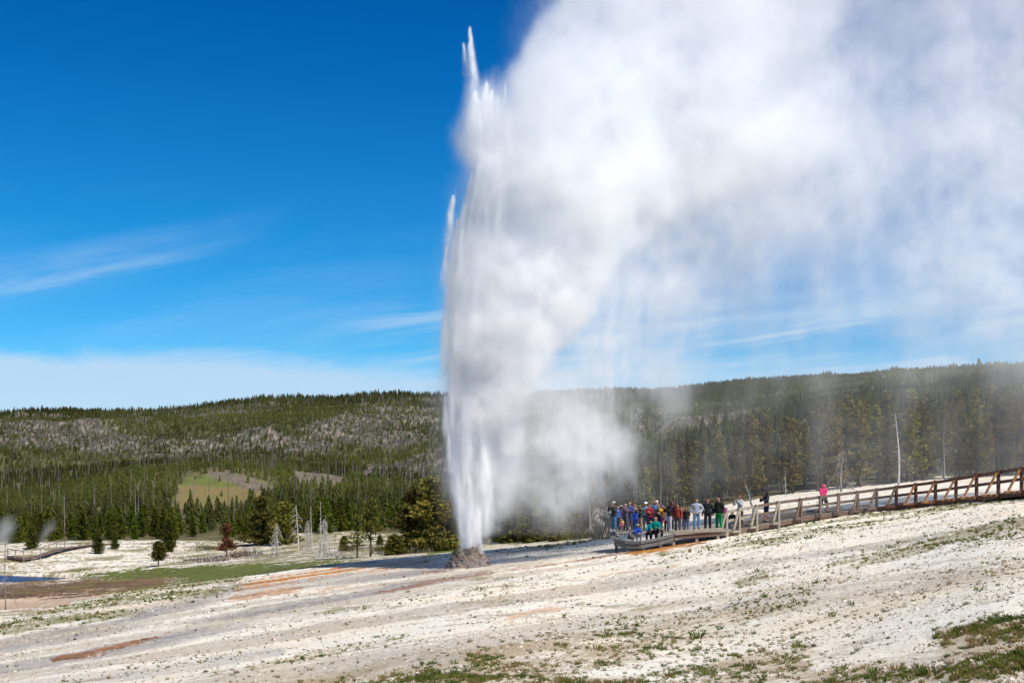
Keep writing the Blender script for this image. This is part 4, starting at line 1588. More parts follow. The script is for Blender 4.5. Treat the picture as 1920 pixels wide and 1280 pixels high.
def shell(name, pose, mask, off, mat, parent, sc=1.0):
    v, nr_, f, reg, regs, hd_, J = body_data(pose)
    ff = f[mask]
    if not len(ff):
        return None
    used = np.unique(ff)
    mp_ = np.full(len(v), -1)
    mp_[used] = np.arange(len(used))
    vv = v[used] + nr_[used] * off
    fl_ = mp_[ff]
    # open rim folded inwards so that the garment has an edge with thickness
    inner = v[used] + nr_[used] * (off * 0.25)
    e = {}
    for q_ in fl_:
        for k in range(4):
            a_, b_ = q_[k], q_[(k + 1) % 4]
            if a_ != b_:
                if (b_, a_) in e:
                    del e[(b_, a_)]
                else:
                    e[(a_, b_)] = 1
    n = len(vv)
    rim = np.array([(b_, a_, a_ + n, b_ + n) for a_, b_ in e]) if e else np.zeros((0, 4), int)
    tri = fl_[:, 2] == fl_[:, 3]
    fs = [fl_[~tri], fl_[tri][:, :3]]
    if len(rim):
        fs.append(rim)
    return np_mesh(name, np.concatenate([vv, inner]), fs, [mat], parent, smooth=True)


eye_m = cmat((0.03, 0.025, 0.02), 'eye')
lip_m = cmat((0.30, 0.10, 0.08), 'lip')
skin_ms = [noisy_mat('skin', c, tuple(q * 0.85 for q in c), 9, 0.6, 0.3) for c in SKIN]
CAMERA_M = cmat((0.03, 0.03, 0.032), 'camera_body')


def make_person(label, x, head_y, feet_y, D, pose='stand', face=200, top=(0.1, 0.1, 0.1), legs=(0.05, 0.06, 0.10), hair=(0.04, 0.025, 0.015), sk=0,
                hat=None, shoes=(0.05, 0.045, 0.04), sleeves='long', shorts=False, group=None, hood=False, camera=False, bald=False, z=None, long_hair=False, accent=None, width=1.0, plaid=False):
    """face: heading in degrees, 180 = towards the camera, 270 = towards the geyser at left"""
    v, nr_, f, reg, regs, hd_, J = body_data(pose)
    top_z = float(v[:, 2].max())
    if z is None:
        z = (HZ - feet_y) / F * D
    hgt = (feet_y - head_y) / F * D
    s = hgt / (top_z + (0.02 if hat else 0.01))
    p = empty('person', ((x - 960) / F * D, D, z), R(180 - face))
    p.scale = (s * width, s * width, s)
    tag(p, label, 'person', group)
    R_ = {n: reg == i for i, n in enumerate(regs)}
    fc = v[f].mean(1)
    rel = fc - hd_
    ismouth = R_['head'] & (np.abs(rel[:, 0]) < .028) & (rel[:, 1] < -.05) & (np.abs(rel[:, 2] + .062) < .009)
    iseye = R_['head'] & (np.abs(np.abs(rel[:, 0]) - .034) < .014) & (rel[:, 1] < -.06) & (np.abs(rel[:, 2] - .008) < .010)
    mi = np.zeros(len(f), int)
    mi[iseye] = 1
    mi[ismouth] = 2
    tri = f[:, 2] == f[:, 3]
    order = np.concatenate([mi[~tri], mi[tri]])
    np_mesh('body', v, [f[~tri], f[tri][:, :3]], [skin_ms[sk], eye_m, lip_m], p, True, order)
    tm = R_['torso'] | R_['uarm'] | (R_['neck'] & (fc[:, 2] < hd_[2] - .17))
    if sleeves == 'long':
        tm |= R_['farm']
    if sleeves == 'none':
        tm &= ~R_['uarm']
    hips_top = R_['hips'] & (fc[:, 2] > (J['pelvis'][0].z - 0.06))
    if accent is not None:
        am = tm & (fc[:, 0] > 0.045) & ~R_['farm']
        shell('jacket_panel', pose, am, 0.030, cmat(accent), p)
    if plaid:
        top_m = plaid_mat()
    else:
        top_m = cmat(top)
    shell('jacket' if sleeves == 'long' else 'shirt', pose, tm | hips_top, 0.024, top_m, p)
    lm = R_['hips'] | R_['thigh'] | (R_['calf'] if not shorts else (R_['calf'] & False))
    shell('shorts' if shorts else 'trousers', pose, lm, 0.016, cmat(legs), p)
    for sg_ in (-1, 1):
        shell('shoe', pose, R_['foot'] & (fc[:, 0] * sg_ > 0), 0.014, cmat(shoes), p)
    hm = R_['head'] & ((rel[:, 2] > .045) | ((rel[:, 1] > .0) & (rel[:, 2] > -.07)) | ((np.abs(rel[:, 0]) > .062) & (rel[:, 1] > -.03) & (rel[:, 2] > -.04)))
    if long_hair:
        hm |= (R_['neck'] | R_['head']) & (rel[:, 1] > -.02)
        hm |= R_['torso'] & (rel[:, 1] > .02) & (rel[:, 2] > -.34) & (np.abs(rel[:, 0]) < .13)
    if hood:
        hm = R_['head'] & ~((rel[:, 1] < -.045) & (np.abs(rel[:, 0]) < .06) & (rel[:, 2] < .06))
        shell('hood', pose, hm | R_['neck'], 0.035, cmat(top), p)
    elif not bald:
        shell('hair', pose, hm, 0.034 if long_hair else 0.016, cmat(hair, 'hair'), p)
    if hat is not None:
        q = MB()
        hc = Vector(hd_)
        n = 14
        vs = []
        prof = [(0.112, .035), (0.114, .07), (0.100, .108), (0.062, .132), (0.0, .138)]
        for r_, zz in prof:
            for k in range(n):
                a_ = 2 * math.pi * k / n
                vs.append(hc + Vector((r_ * math.cos(a_) * 0.95, r_ * 1.08 * math.sin(a_) + 0.005, zz)))
        qs = [(i * n + k, i * n + (k + 1) % n, (i + 1) * n + (k + 1) % n, (i + 1) * n + k) for i in range(len(prof) - 1) for k in range(n)]
        q.add(vs, qs)
        q.beam(hc + Vector((0, -.10, .045)), hc + Vector((0, -.19, .035)), 0.15, 0.014)
        q.build('cap', cmat(hat), p, False)
    if camera:
        ws = (J['wrr'][0] + J['wrl'][0]) / 2 + Vector((0, -.02, .07))
        c_ = MB()
        c_.beam(ws + Vector((-.065, 0, 0)), ws + Vector((.065, 0, 0)), .07, .085)
        c_.tube([ws + Vector((0, -.02, 0)), ws + Vector((0, -.11, .005))], [.034, .036], 10)
        co = c_.build('camera', CAMERA_M)
        co.matrix_world = Matrix.Translation(p.location) @ Matrix.Rotation(R(180 - face), 4, 'Z') @ Matrix.Diagonal((s, s, s, 1))
        tag(co, "black camera held by the " + CAM_WHO[label], "camera")
    return p


CAM_WHO = {}


def plaid_mat():
    m, t, b = new_mat('plaid_cloth', 0.9, 0.15)
    tcn = N(t, 'ShaderNodeTexCoord')
    ck = N(t, 'ShaderNodeTexChecker')
    ck.inputs['Scale'].default_value = 15
    L(t, tcn.outputs['Object'], ck.inputs['Vector'])
    ck.inputs['Color1'].default_value = (0.09, 0.12, 0.24, 1)
    ck.inputs['Color2'].default_value = (0.55, 0.57, 0.62, 1)
    L(t, ck.outputs[0], b.inputs['Base Color'])
    return m


def zd(x):
    return zdeck(x)


G = 'tourists crowded on the viewing platform'
PEOPLE = [
    # label, x, head, feet, D, dict
    ("fair haired person in pale grey holding a camera at the crowd's far left", 1139, 949, 1000, 71.5, dict(pose='photo', face=205, top=(0.30, 0.31, 0.33), legs=(0.09, 0.09, 0.1), hair=(0.35, 0.22, 0.12), camera='person in pale grey at the far left of the crowd')),
    ("man in grey cap, black jacket, blue jeans and white shoes raising a camera", 1151, 941, 998, 69.6, dict(pose='photo', face=225, top=(0.035, 0.04, 0.045), legs=(0.07, 0.18, 0.33), hat=(0.42, 0.44, 0.42), shoes=(0.8, 0.8, 0.82), camera='man in grey cap and blue jeans')),
    ("person with auburn hair, blue jacket and dark trousers pointing ahead with one arm", 1158, 948, 999, 70.3, dict(pose='point', face=150, top=(0.06, 0.12, 0.34), legs=(0.04, 0.045, 0.07), hair=(0.22, 0.09, 0.05))),
    ("person with a white cap and maroon jacket behind the pointing person", 1165, 948, 999, 71.6, dict(pose='photo_low', face=200, top=(0.16, 0.07, 0.09), legs=(0.06, 0.06, 0.09), hat=(0.75, 0.72, 0.68))),
    ("small child in a pink top with a lime green bag on the platform's left side", 1166, 972, 999, 69.2, dict(pose='stand', face=190, top=(0.55, 0.12, 0.20), legs=(0.22, 0.10, 0.12), hair=(0.25, 0.15, 0.07), accent=(0.42, 0.60, 0.08))),
    ("grey haired person in a purple brown jacket aiming a camera", 1173, 944, 999, 70.6, dict(pose='photo', face=225, top=(0.13, 0.10, 0.14), legs=(0.09, 0.10, 0.13), hair=(0.40, 0.40, 0.40), camera='grey haired person in purple brown')),
    ("tall bald man in a navy jacket in the misty left part of the crowd", 1181, 941, 999, 71.0, dict(pose='folded', face=200, top=(0.06, 0.085, 0.22), legs=(0.08, 0.09, 0.13), bald=True)),
    ("person in a dusty pink jacket beside the bald man in navy", 1190, 945, 999, 71.3, dict(pose='stand', face=215, top=(0.38, 0.20, 0.24), legs=(0.10, 0.10, 0.16), hair=(0.30, 0.17, 0.12))),
    ("shorter person in a bright cobalt blue jacket in front of the dusty pink jacket", 1193, 955, 999, 69.9, dict(pose='stand', face=200, top=(0.03, 0.08, 0.52), legs=(0.03, 0.07, 0.32), hair=(0.28, 0.13, 0.10), width=1.15)),
    ("person in a dark olive jacket and khaki trousers holding a camera low", 1201, 946, 1000, 69.4, dict(pose='photo_low', face=235, top=(0.05, 0.045, 0.03), legs=(0.30, 0.23, 0.14), hair=(0.12, 0.06, 0.03), camera='person in khaki trousers')),
    ("person in teal shirt and bright white cap near the middle of the crowd", 1211, 942, 999, 70.8, dict(pose='photo_low', face=190, top=(0.08, 0.30, 0.42), legs=(0.05, 0.06, 0.14), hat=(0.85, 0.86, 0.88), sleeves='short')),
    ("person in dark clothes between the khaki trousers and the white capped person in teal", 1206, 950, 999, 71.8, dict(pose='photo', face=215, top=(0.04, 0.05, 0.08), legs=(0.04, 0.04, 0.06), hair=(0.20, 0.10, 0.06))),
    ("woman in dark glasses and a deep red top with cream neckline in the crowd's middle", 1218, 945, 999, 69.8, dict(pose='folded', face=190, top=(0.30, 0.025, 0.035), legs=(0.06, 0.05, 0.12), hair=(0.16, 0.07, 0.04), accent=None)),
    ("person in an olive brown cap standing behind the woman in the deep red top", 1222, 941, 999, 72.2, dict(pose='stand', face=190, top=(0.12, 0.07, 0.05), legs=(0.05, 0.05, 0.05), hat=(0.20, 0.16, 0.05))),
    ("tall man in a tall white cap and light blue shirt with both arms raised", 1231, 936, 999, 70.6, dict(pose='armsup', face=205, top=(0.18, 0.34, 0.66), legs=(0.08, 0.08, 0.12), hat=(0.88, 0.88, 0.88), sleeves='short')),
    ("person with sunglasses in a black jacket with a bright yellow side, mid crowd", 1235, 947, 999, 69.3, dict(pose='folded', face=180, top=(0.03, 0.025, 0.03), legs=(0.04, 0.035, 0.05), hair=(0.05, 0.03, 0.02), accent=(0.68, 0.36, 0.01), width=1.1)),
    ("person in a peach top and magenta shorts with arms up holding a camera", 1244, 944, 999, 70.1, dict(pose='armsup', face=215, top=(0.72, 0.36, 0.16), legs=(0.62, 0.03, 0.30), shorts=True, sleeves='short', hair=(0.2, 0.1, 0.05), camera='person in peach top and magenta shorts')),
    ("child in a white vest and black trousers right of the magenta shorts", 1250, 957, 999, 69.3, dict(pose='stand', face=165, top=(0.66, 0.68, 0.70), legs=(0.03, 0.03, 0.05), sleeves='none', hair=(0.06, 0.03, 0.02))),
    ("woman with long black hair, black jacket and pale grey jeans seen side on", 1256, 940, 1000, 69.1, dict(pose='photo_low', face=250, top=(0.02, 0.02, 0.026), legs=(0.46, 0.46, 0.52), long_hair=True, hair=(0.012, 0.01, 0.01), sk=1, shoes=(0.3, 0.3, 0.32))),
    ("person in a dark maroon jacket with arms raised behind the long black hair", 1264, 939, 999, 71.5, dict(pose='armsup', face=225, top=(0.09, 0.03, 0.035), legs=(0.05, 0.05, 0.06), hair=(0.03, 0.02, 0.015), sk=1, camera='person in dark maroon')),
    ("person in a brick red jacket and dark grey trousers", 1271, 945, 1000, 69.0, dict(pose='stand', face=215, top=(0.27, 0.045, 0.035), legs=(0.085, 0.075, 0.08), hair=(0.05, 0.02, 0.02), sk=1, width=1.15)),
    ("person in dusty mauve behind the right shoulder of the brick red jacket", 1278, 951, 998, 71.0, dict(pose='stand', face=200, top=(0.20, 0.10, 0.12), legs=(0.08, 0.08, 0.10), hair=(0.3, 0.2, 0.18))),
    ("short broad person in a black T-shirt and blue jeans standing apart from the crowd", 1287, 951, 997, 69.3, dict(pose='stand', face=215, top=(0.035, 0.03, 0.032), legs=(0.08, 0.13, 0.25), hair=(0.02, 0.015, 0.012), sk=1, sleeves='short', width=1.12)),
    ("man in a blue white plaid shirt and faded blue jeans", 1306, 935, 994, 69.3, dict(pose='hips', face=190, top=(0.30, 0.34, 0.44), legs=(0.13, 0.24, 0.42), hair=(0.18, 0.09, 0.06), width=1.05, plaid=True)),
    ("heavy man all in black between the plaid shirt and the green trousers", 1327, 935, 993, 69.3, dict(pose='stand', face=200, top=(0.022, 0.022, 0.026), legs=(0.018, 0.017, 0.02), hair=(0.06, 0.03, 0.025), sk=1, width=1.15)),
    ("woman in a black jacket and bright green trousers at the fence's left end", 1348, 932, 992, 69.0, dict(pose='stand', face=225, top=(0.02, 0.022, 0.02), legs=(0.0, 0.26, 0.06), width=1.18, hair=(0.03, 0.012, 0.012))),
    ("person in a magenta jacket half hidden behind the green trousers", 1355, 944, 992, 70.6, dict(pose='hips', face=200, top=(0.42, 0.03, 0.26), legs=(0.10, 0.14, 0.35), hair=(0.16, 0.07, 0.04))),
]
for row in PEOPLE:
    kw = dict(row[5])
    if kw.get('camera'):
        CAM_WHO[row[0]] = kw['camera']
        kw['camera'] = True
    fy = HZ - zd(row[1]) * F / row[4]
    make_person(row[0], row[1], row[2], fy, row[4], z=zd(row[1]), group=G, **kw)
# on the lower tier, seated on the platform's edge
SEATED = [
    ("person in a grey coat hunched on the platform's lower edge, back bent", 1180, 993, 66.9, 'sit_lean', 120, (0.16, 0.155, 0.17), (0.10, 0.08, 0.09), (0.1, 0.07, 0.05), None),
    ("seated person in a royal blue jacket bending forward with a pale cap", 1194, 983, 67.2, 'sit_lean', 160, (0.02, 0.07, 0.46), (0.22, 0.20, 0.22), (0.08, 0.04, 0.03), (0.30, 0.36, 0.30)),
    ("seated person in a turquoise top with black hair left of the teal jacket", 1220, 975, 67.9, 'sit', 200, (0.01, 0.30, 0.34), (0.03, 0.03, 0.04), (0.015, 0.01, 0.01), None),
    ("seated woman in a teal green jacket resting on the platform's front edge", 1229, 968, 67.4, 'sit', 200, (0.0, 0.20, 0.18), (0.035, 0.03, 0.04), (0.05, 0.02, 0.015), None),
]
for lab, x, hy, D, pose, fa_, topc, legc, hc, hat in SEATED:
    z_ = -4.39
    fy = HZ - z_ * F / D
    make_person(lab, x, hy, fy, D, pose=pose, face=fa_, top=topc, legs=legc, hair=hc, hat=hat, z=z_, group='people sitting on the front edge of the platform', width=1.05)


def deck_at(x):
    xs_ = [q[0] for q in POSTS]
    D = float(np.interp(x, xs_, [F / q[3] for q in POSTS]))
    z_ = float(np.interp(x, xs_, [w.z for w, h in pw]))
    return D, z_


for lab, x, hy, kw in [
    ("man in a pale grey jacket and olive trousers with arms raised behind the fence", 1388, 928, dict(pose='photo', face=235, top=(0.42, 0.44, 0.45), legs=(0.12, 0.10, 0.06), hair=(0.12, 0.05, 0.04), sk=1)),
    ("person crouching in dark clothes behind the fence's first panel", 1373, 957, dict(pose='sit', face=230, top=(0.03, 0.03, 0.035), legs=(0.05, 0.18, 0.36), hair=(0.02, 0.02, 0.02), width=1.1)),
    ("walker in a black hooded jacket and dark shorts with bare legs on the boardwalk", 1437, 921, dict(pose='photo_low', face=250, top=(0.018, 0.02, 0.03), legs=(0.03, 0.03, 0.06), shorts=True, hood=True, accent=None)),
    ("walker in a hot pink hooded jacket and dark shorts alone on the boardwalk", 1544, 908, dict(pose='walk', face=150, top=(0.75, 0.02, 0.16), legs=(0.03, 0.04, 0.08), shorts=True, hood=True, width=1.3)),
]:
    D, z_ = deck_at(x)
    D += 0.7
    fy = HZ - z_ * F / D
    make_person(lab, x, hy, fy, D, z=z_, **kw)

# ------------------------------------------------------------------ trees
def leaf_mat(name, c1, c2, rnd=0.25, trans=0.25, tint=False):
    m, t, b = new_mat(name, 0.75, 0.15)
    tcn = N(t, 'ShaderNodeNewGeometry')
    nz = N(t, 'ShaderNodeTexNoise')
    nz.inputs['Scale'].default_value = 1.1
    nz.inputs['Detail'].default_value = 3
    L(t, tcn.outputs['Position'], nz.inputs['Vector'])
    c = mixc(t, maprange(t, nz.outputs[0], 0.35, 0.65), c1, c2)
    hs = N(t, 'ShaderNodeHueSaturation')
    L(t, c, hs.inputs['Color'])
    if tint:
        at_ = N(t, 'ShaderNodeAttribute', attribute_name='tint')
        src = at_.outputs['Fac']
    else:
        oi = N(t, 'ShaderNodeObjectInfo')
        src = oi.outputs['Random']
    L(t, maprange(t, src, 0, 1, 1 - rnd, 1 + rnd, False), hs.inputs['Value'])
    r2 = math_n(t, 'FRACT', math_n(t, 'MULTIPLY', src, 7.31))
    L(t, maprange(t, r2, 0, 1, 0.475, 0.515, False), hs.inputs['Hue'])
    L(t, hs.outputs[0], b.inputs['Base Color'])
    tr = N(t, 'ShaderNodeBsdfTranslucent')
    L(t, hs.outputs[0], tr.inputs[0])
    mx = N(t, 'ShaderNodeMixShader')
    mx.inputs[0].default_value = trans
    L(t, b.outputs[0], mx.inputs[1])
    L(t, tr.outputs[0], mx.inputs[2])
    L(t, mx.outputs[0], t.nodes['Material Output'].inputs[0])
    return m


LM_forest = leaf_mat('pine_needles_olive', (0.20, 0.165, 0.030), (0.105, 0.098, 0.022), 0.4)
LM_green = leaf_mat('pine_needles_green', (0.125, 0.145, 0.014), (0.065, 0.085, 0.010), 0.35)
LM_yellow = leaf_mat('pine_needles_yellow', (0.16, 0.15, 0.022), (0.085, 0.085, 0.014), 0.2)
LM_dark = leaf_mat('pine_needles_dark', (0.10, 0.105, 0.014), (0.05, 0.06, 0.010), 0.2)
LM_red = leaf_mat('pine_needles_rust', (0.20, 0.085, 0.035), (0.12, 0.05, 0.022), 0.2)
LM_far = leaf_mat('far_needles', (0.082, 0.092, 0.016), (0.048, 0.054, 0.012), 0.6, 0.2, True)
BARK = noisy_mat('bark', (0.13, 0.095, 0.07), (0.07, 0.05, 0.04), 8, 0.95, 0.1, 0.3, (1, 1, 0.3))
SNAGM = noisy_mat('bleached_wood', (0.62, 0.58, 0.52), (0.40, 0.365, 0.32), 6, 0.9, 0.15, 0.3, (1, 1, 0.3), rnd=0.15)
SNAGG = noisy_mat('grey_dead_wood', (0.30, 0.27, 0.235), (0.19, 0.165, 0.145), 6, 0.9, 0.15, 0.3, (1, 1, 0.3), rnd=0.2)


def pine_crown(h, r, seed, leaf=0.20, dens=1.0, clear=0.08, shape=0.85, gaps=0.2, droop=0.25, lump=0.0):
    """needle clumps on whorled branches; returns verts and quads"""
    g = np.random.default_rng(seed)
    vs, n_ = [], 0
    z = h * clear
    tips = []
    nb_ = 0
    while z < h * 0.985:
        f = z / h
        prof = (1 - f) ** shape * (0.55 + 0.45 * min(1, (f - clear) / 0.18 + 0.25)) + 0.05
        if lump:
            prof *= 1 + lump * math.sin(z * 2.6 + seed) * 0.6
        nb_ = int(g.integers(5, 8))
        a0 = g.random() * 6.28
        for k in range(nb_):
            if g.random() < gaps:
                continue
            a = a0 + 6.28 * k / nb_ + g.normal(0, .25)
            ln = r * prof * g.uniform(0.6, 1.15)
            m = max(3, int(ln / leaf * 2.2 * dens))
            t_ = np.linspace(0.12, 1.0, m)
            px_ = np.cos(a) * ln * t_
            py_ = np.sin(a) * ln * t_
            pz_ = z - droop * ln * t_ + 0.28 * ln * t_ ** 2.5
            tips.append(((math.cos(a) * ln * 0.8, math.sin(a) * ln * 0.8, z - droop * ln * 0.8 + 0.1 * ln), z))
            for rep in range(2):
                q = np.stack([px_, py_, pz_], -1) + g.normal(0, leaf * 0.33, (m, 3))
                vs.append(q)
        z += h * 0.030 * g.uniform(0.7, 1.35) * (1.25 - 0.5 * f)
    top = np.stack([g.normal(0, r * 0.04, 14), g.normal(0, r * 0.04, 14), np.linspace(h * 0.93, h * 1.0, 14)], -1)
    vs.append(top)
    c = np.concatenate(vs)
    n = len(c)
    out = c * np.array([1, 1, 0.0])
    out /= np.maximum(np.linalg.norm(out, axis=1, keepdims=True), 1e-4)
    d1 = out * 0.6 + g.normal(0, 0.6, (n, 3)) + np.array([0, 0, 0.25])
    d1 /= np.linalg.norm(d1, axis=1, keepdims=True)
    d2 = np.cross(d1, g.normal(0, 1, (n, 3)))
    d2 /= np.maximum(np.linalg.norm(d2, axis=1, keepdims=True), 1e-4)
    s1 = leaf * g.uniform(0.7, 1.3, (n, 1))
    s2 = s1 * 0.42
    V = np.stack([c - d1 * s1 * 0.6, c + d2 * s2, c + d1 * s1 * 0.8, c - d2 * s2], 1).reshape(-1, 3)
    Q = np.arange(4 * n).reshape(-1, 4)
    return V, Q, tips


def trunk_mesh(h, r0, seed, tips=(), lean=0.02, top=0.97):
    g = random.Random(seed)
    m = MB()
    k = 8
    ox, oy = g.uniform(-lean, lean) * h, g.uniform(-lean, lean) * h
    pts = [(ox * (i / k) ** 2, oy * (i / k) ** 2, h * top * i / k - (0.3 if i == 0 else 0)) for i in range(k + 1)]
    m.tube(pts, [r0 * (1 - 0.9 * i / k) + 0.006 for i in range(k + 1)], 7)
    for (tp, z) in tips:
        m.tube([(0, 0, z), tp], [r0 * 0.22 * (1 - z / h) + 0.008, 0.005], 3)
    v = np.concatenate(m.v)
    q = np.concatenate(m.q)
    return v, q


def mk_tree_data(name, h, r, seed, leafm, trunk_r=None, **kw):
    V, Q, tips = pine_crown(h, r, seed, **kw)
    crown = np_mesh('crown', V, Q, [leafm], link=False)
    rr_ = random.Random(seed)
    tips = [x_ for x_ in tips if rr_.random() < 0.45]
    v, q = trunk_mesh(h, trunk_r or h * 0.013 + 0.03, seed, tips)
    tri = q[:, 0] == q[:, 3]
    trunk = np_mesh('trunk', v, [q[~tri], q[tri][:, :3]], [BARK], link=False, smooth=True)
    return crown, trunk, h


def put_tree(data, X, Y, h, label, group, rz=None, name='pine_tree', wf=1.0, cat='pine tree', z=None):
    crown, trunk, h0 = data
    z = float(ground_at(X, Y)) if z is None else z
    s = h / h0
    e = empty(name, (X, Y, z - 0.03), random.uniform(0, 6.28) if rz is None else rz)
    e.scale = (s * wf, s * wf, s)
    tag(e, label, cat, group)
    for nm, d in (('crown', crown), ('trunk', trunk)):
        o = bpy.data.objects.new(nm, d)
        C.objects.link(o)
        o.parent = e
    return e


def snag_data(h, seed, nb=14, length=1.0, droop=0.8, r0=None, start=0.2, twigs=2, mat=None, rmin=0.012):
    g = random.Random(seed)
    m = MB()
    r0 = r0 or h * 0.012 + 0.02
    k = 8
    ox, oy = g.uniform(-.03, .03) * h, g.uniform(-.03, .03) * h

    def axis(f):
        return Vector((ox * f * f + 0.01 * h * math.sin(f * 5 + seed), oy * f * f, h * f))
    m.tube([axis(i / k) - Vector((0, 0, 0.3 if i == 0 else 0)) for i in range(k + 1)], [r0 * (1 - 0.85 * i / k) + 0.004 for i in range(k + 1)], 7)
    v, q = np.concatenate(m.v), np.concatenate(m.q)
    tri = q[:, 0] == q[:, 3]
    trunk = np_mesh('trunk', v, [q[~tri], q[tri][:, :3]], [mat or SNAGM], link=False, smooth=True)
    m = MB()
    for i in range(nb):
        f = start + (0.97 - start) * (i + g.random()) / nb
        a = g.uniform(0, 6.28)
        ln = length * g.uniform(0.45, 1.1) * (1.1 - 0.75 * f)
        d = Vector((math.cos(a), math.sin(a), 0))
        p0 = axis(f)
        p1 = p0 + d * ln * 0.45 + Vector((0, 0, 0.10 * ln - droop * 0.10 * ln))
        p2 = p0 + d * ln * 0.85 - Vector((0, 0, droop * 0.40 * ln))
        p3 = p0 + d * ln * 1.0 - Vector((0, 0, droop * 0.85 * ln))
        rb = max(rmin, r0 * 0.28 * (1.1 - f))
        m.tube([p0, p1, p2, p3], [rb, rb * 0.75, rb * 0.5, 0.004], 4)
        for j_ in range(twigs):
            pb = p1.lerp(p2, g.random())
            dd = Vector((g.uniform(-1, 1), g.uniform(-1, 1), g.uniform(-1.4, 0.3) * max(0.5, droop))).normalized()
            m.tube([pb, pb + dd * ln * 0.22, pb + dd * ln * 0.38 - Vector((0, 0, 0.1 * ln * droop))], [rb * 0.45, rb * 0.35, 0.003], 3)
    v, q = np.concatenate(m.v), np.concatenate(m.q)
    tri = q[:, 0] == q[:, 3]
    br = np_mesh('branches', v, [q[~tri], q[tri][:, :3]], [mat or SNAGM], link=False)
    return br, trunk, h


def put_snag(data, X, Y, h, label, group=None, wf=1.0, z=None, rz=None):
    br, trunk, h0 = data
    z = float(ground_at(X, Y)) if z is None else z
    s = h / h0
    e = empty('dead_tree', (X, Y, z - 0.03), random.uniform(0, 6.28) if rz is None else rz)
    e.scale = (s * wf, s * wf, s)
    tag(e, label, 'dead tree', group)
    for nm, d in (('branches', br), ('trunk', trunk)):
        o = bpy.data.objects.new(nm, d)
        C.objects.link(o)
        o.parent = e
    return e


def at_px(x, D):
    return (x - 960) / F * D


random.seed(21)
# --- tree kinds
tall_olive = [mk_tree_data('a', 10, 1.75 + 0.15 * (i % 3), 100 + i, LM_forest, leaf=0.26, dens=1.0, clear=0.10 + 0.05 * (i % 3), gaps=0.22, shape=0.75, lump=0.5) for i in range(6)]
young = [mk_tree_data('b', 5, 1.15 + 0.1 * (i % 3), 200 + i, LM_green, leaf=0.20, dens=0.9, clear=0.03, gaps=0.12, shape=0.8) for i in range(5)]
darks = [mk_tree_data('c', 5, 1.35, 300 + i, LM_dark, leaf=0.19, dens=1.1, clear=0.04, gaps=0.08, shape=0.65) for i in range(3)]
wide = mk_tree_data('d', 6, 2.1, 401, LM_forest, leaf=0.20, dens=1.2, clear=0.06, gaps=0.15, shape=0.55, lump=0.9, trunk_r=0.16)
wide2 = mk_tree_data('e', 6, 1.8, 402, LM_forest, leaf=0.20, dens=1.2, clear=0.04, gaps=0.15, shape=0.6, lump=0.8, trunk_r=0.15)
sparse = [mk_tree_data('f', 5, 1.05, 410 + i, LM_yellow, leaf=0.17, dens=0.5, clear=0.30, gaps=0.45, shape=0.45, lump=0.8, trunk_r=0.075) for i in range(2)]
rusty = mk_tree_data('g', 3.5, 1.0, 420, LM_red, leaf=0.15, dens=1.0, clear=0.22, gaps=0.25, shape=0.6, lump=0.9)
lolly = mk_tree_data('h', 3, 1.05, 430, LM_dark, leaf=0.14, dens=1.3, clear=0.28, gaps=0.1, shape=0.45, trunk_r=0.07)
bushy = [mk_tree_data('i', 3, 1.25, 440 + i, LM_yellow, leaf=0.15, dens=1.2, clear=0.0, gaps=0.1, shape=0.5) for i in range(2)]

# --- single trees with places of their own: (data, x, base row, top row, label, name, width)
SINGLE = [
    (wide, 808, 1034, 893, "big dense olive pine closest to the water jet's left side", 1.15),
    (wide2, 772, 1036, 912, "broad yellow green pine leaning against the big dense pine left of the jet", 1.05),
    (wide2, 838, 1031, 925, "dark pine squeezed between the big dense pine and the water jet", 1.0),
    (sparse[0], 695, 1043, 932, "thin gappy yellow green pine with a long bare trunk, taller of two", 1.3),
    (sparse[1], 670, 1046, 962, "thin gappy yellow green pine with a bare trunk, shorter of two", 1.3),
    (wide, 490, 1022, 930, "wide bushy green pine left of the white dead trees", 1.2),
    (wide2, 535, 1020, 938, "dark rounded pine just right of the small white dead tree", 1.25),
    (rusty, 425, 1043, 981, "rust brown dying pine beside the patch of dead brush", 1.15),
    (lolly, 297, 1062, 1014, "small round topped pine with bare trunk alone on the white riverbank", 1.2),
    (darks[0], 316, 1034, 970, "dark pine standing right behind the small round topped pine", 1.0),
    (darks[1], 184, 1038, 990, "dark squat pine on the white bank, left of a slimmer one", 1.1),
    (darks[2], 215, 1030, 988, "slim dark pine on the white bank beside the squat one", 0.9),
    (darks[0], 60, 1031, 980, "dark pointed pine behind the rising steam at far left", 1.1),
    (bushy[0], 740, 1040, 1000, "low yellow green bushy pine left of the big dense pine's foot", 1.5),
    (bushy[1], 712, 1024, 1003, "tiny round pine between the thin pines and the big dense pine", 1.1),
    (bushy[0], 645, 1032, 1003, "tiny bright green pine behind the shorter thin pine", 1.0),
    (bushy[0], 962, 1017, 955, "bushy yellow green pine just right of the geyser under the drifting steam", 1.5),
    (bushy[1], 1003, 1016, 950, "rounded yellow green pine in the middle of the brush right of the geyser", 1.4),
    (darks[1], 935, 1016, 935, "dark pine half veiled by steam right beside the water column", 1.1),
    (bushy[1], 1045, 1014, 962, "bushy dull pine between the geyser and the tangled dead branches", 1.3),
]
for d, x, yb, yt, lab, wf in SINGLE:
    g = ground_px(x, yb)
    put_tree(d, g.x, g.y, (yb - yt) / F * g.y, lab, None, wf=wf, z=g.z)
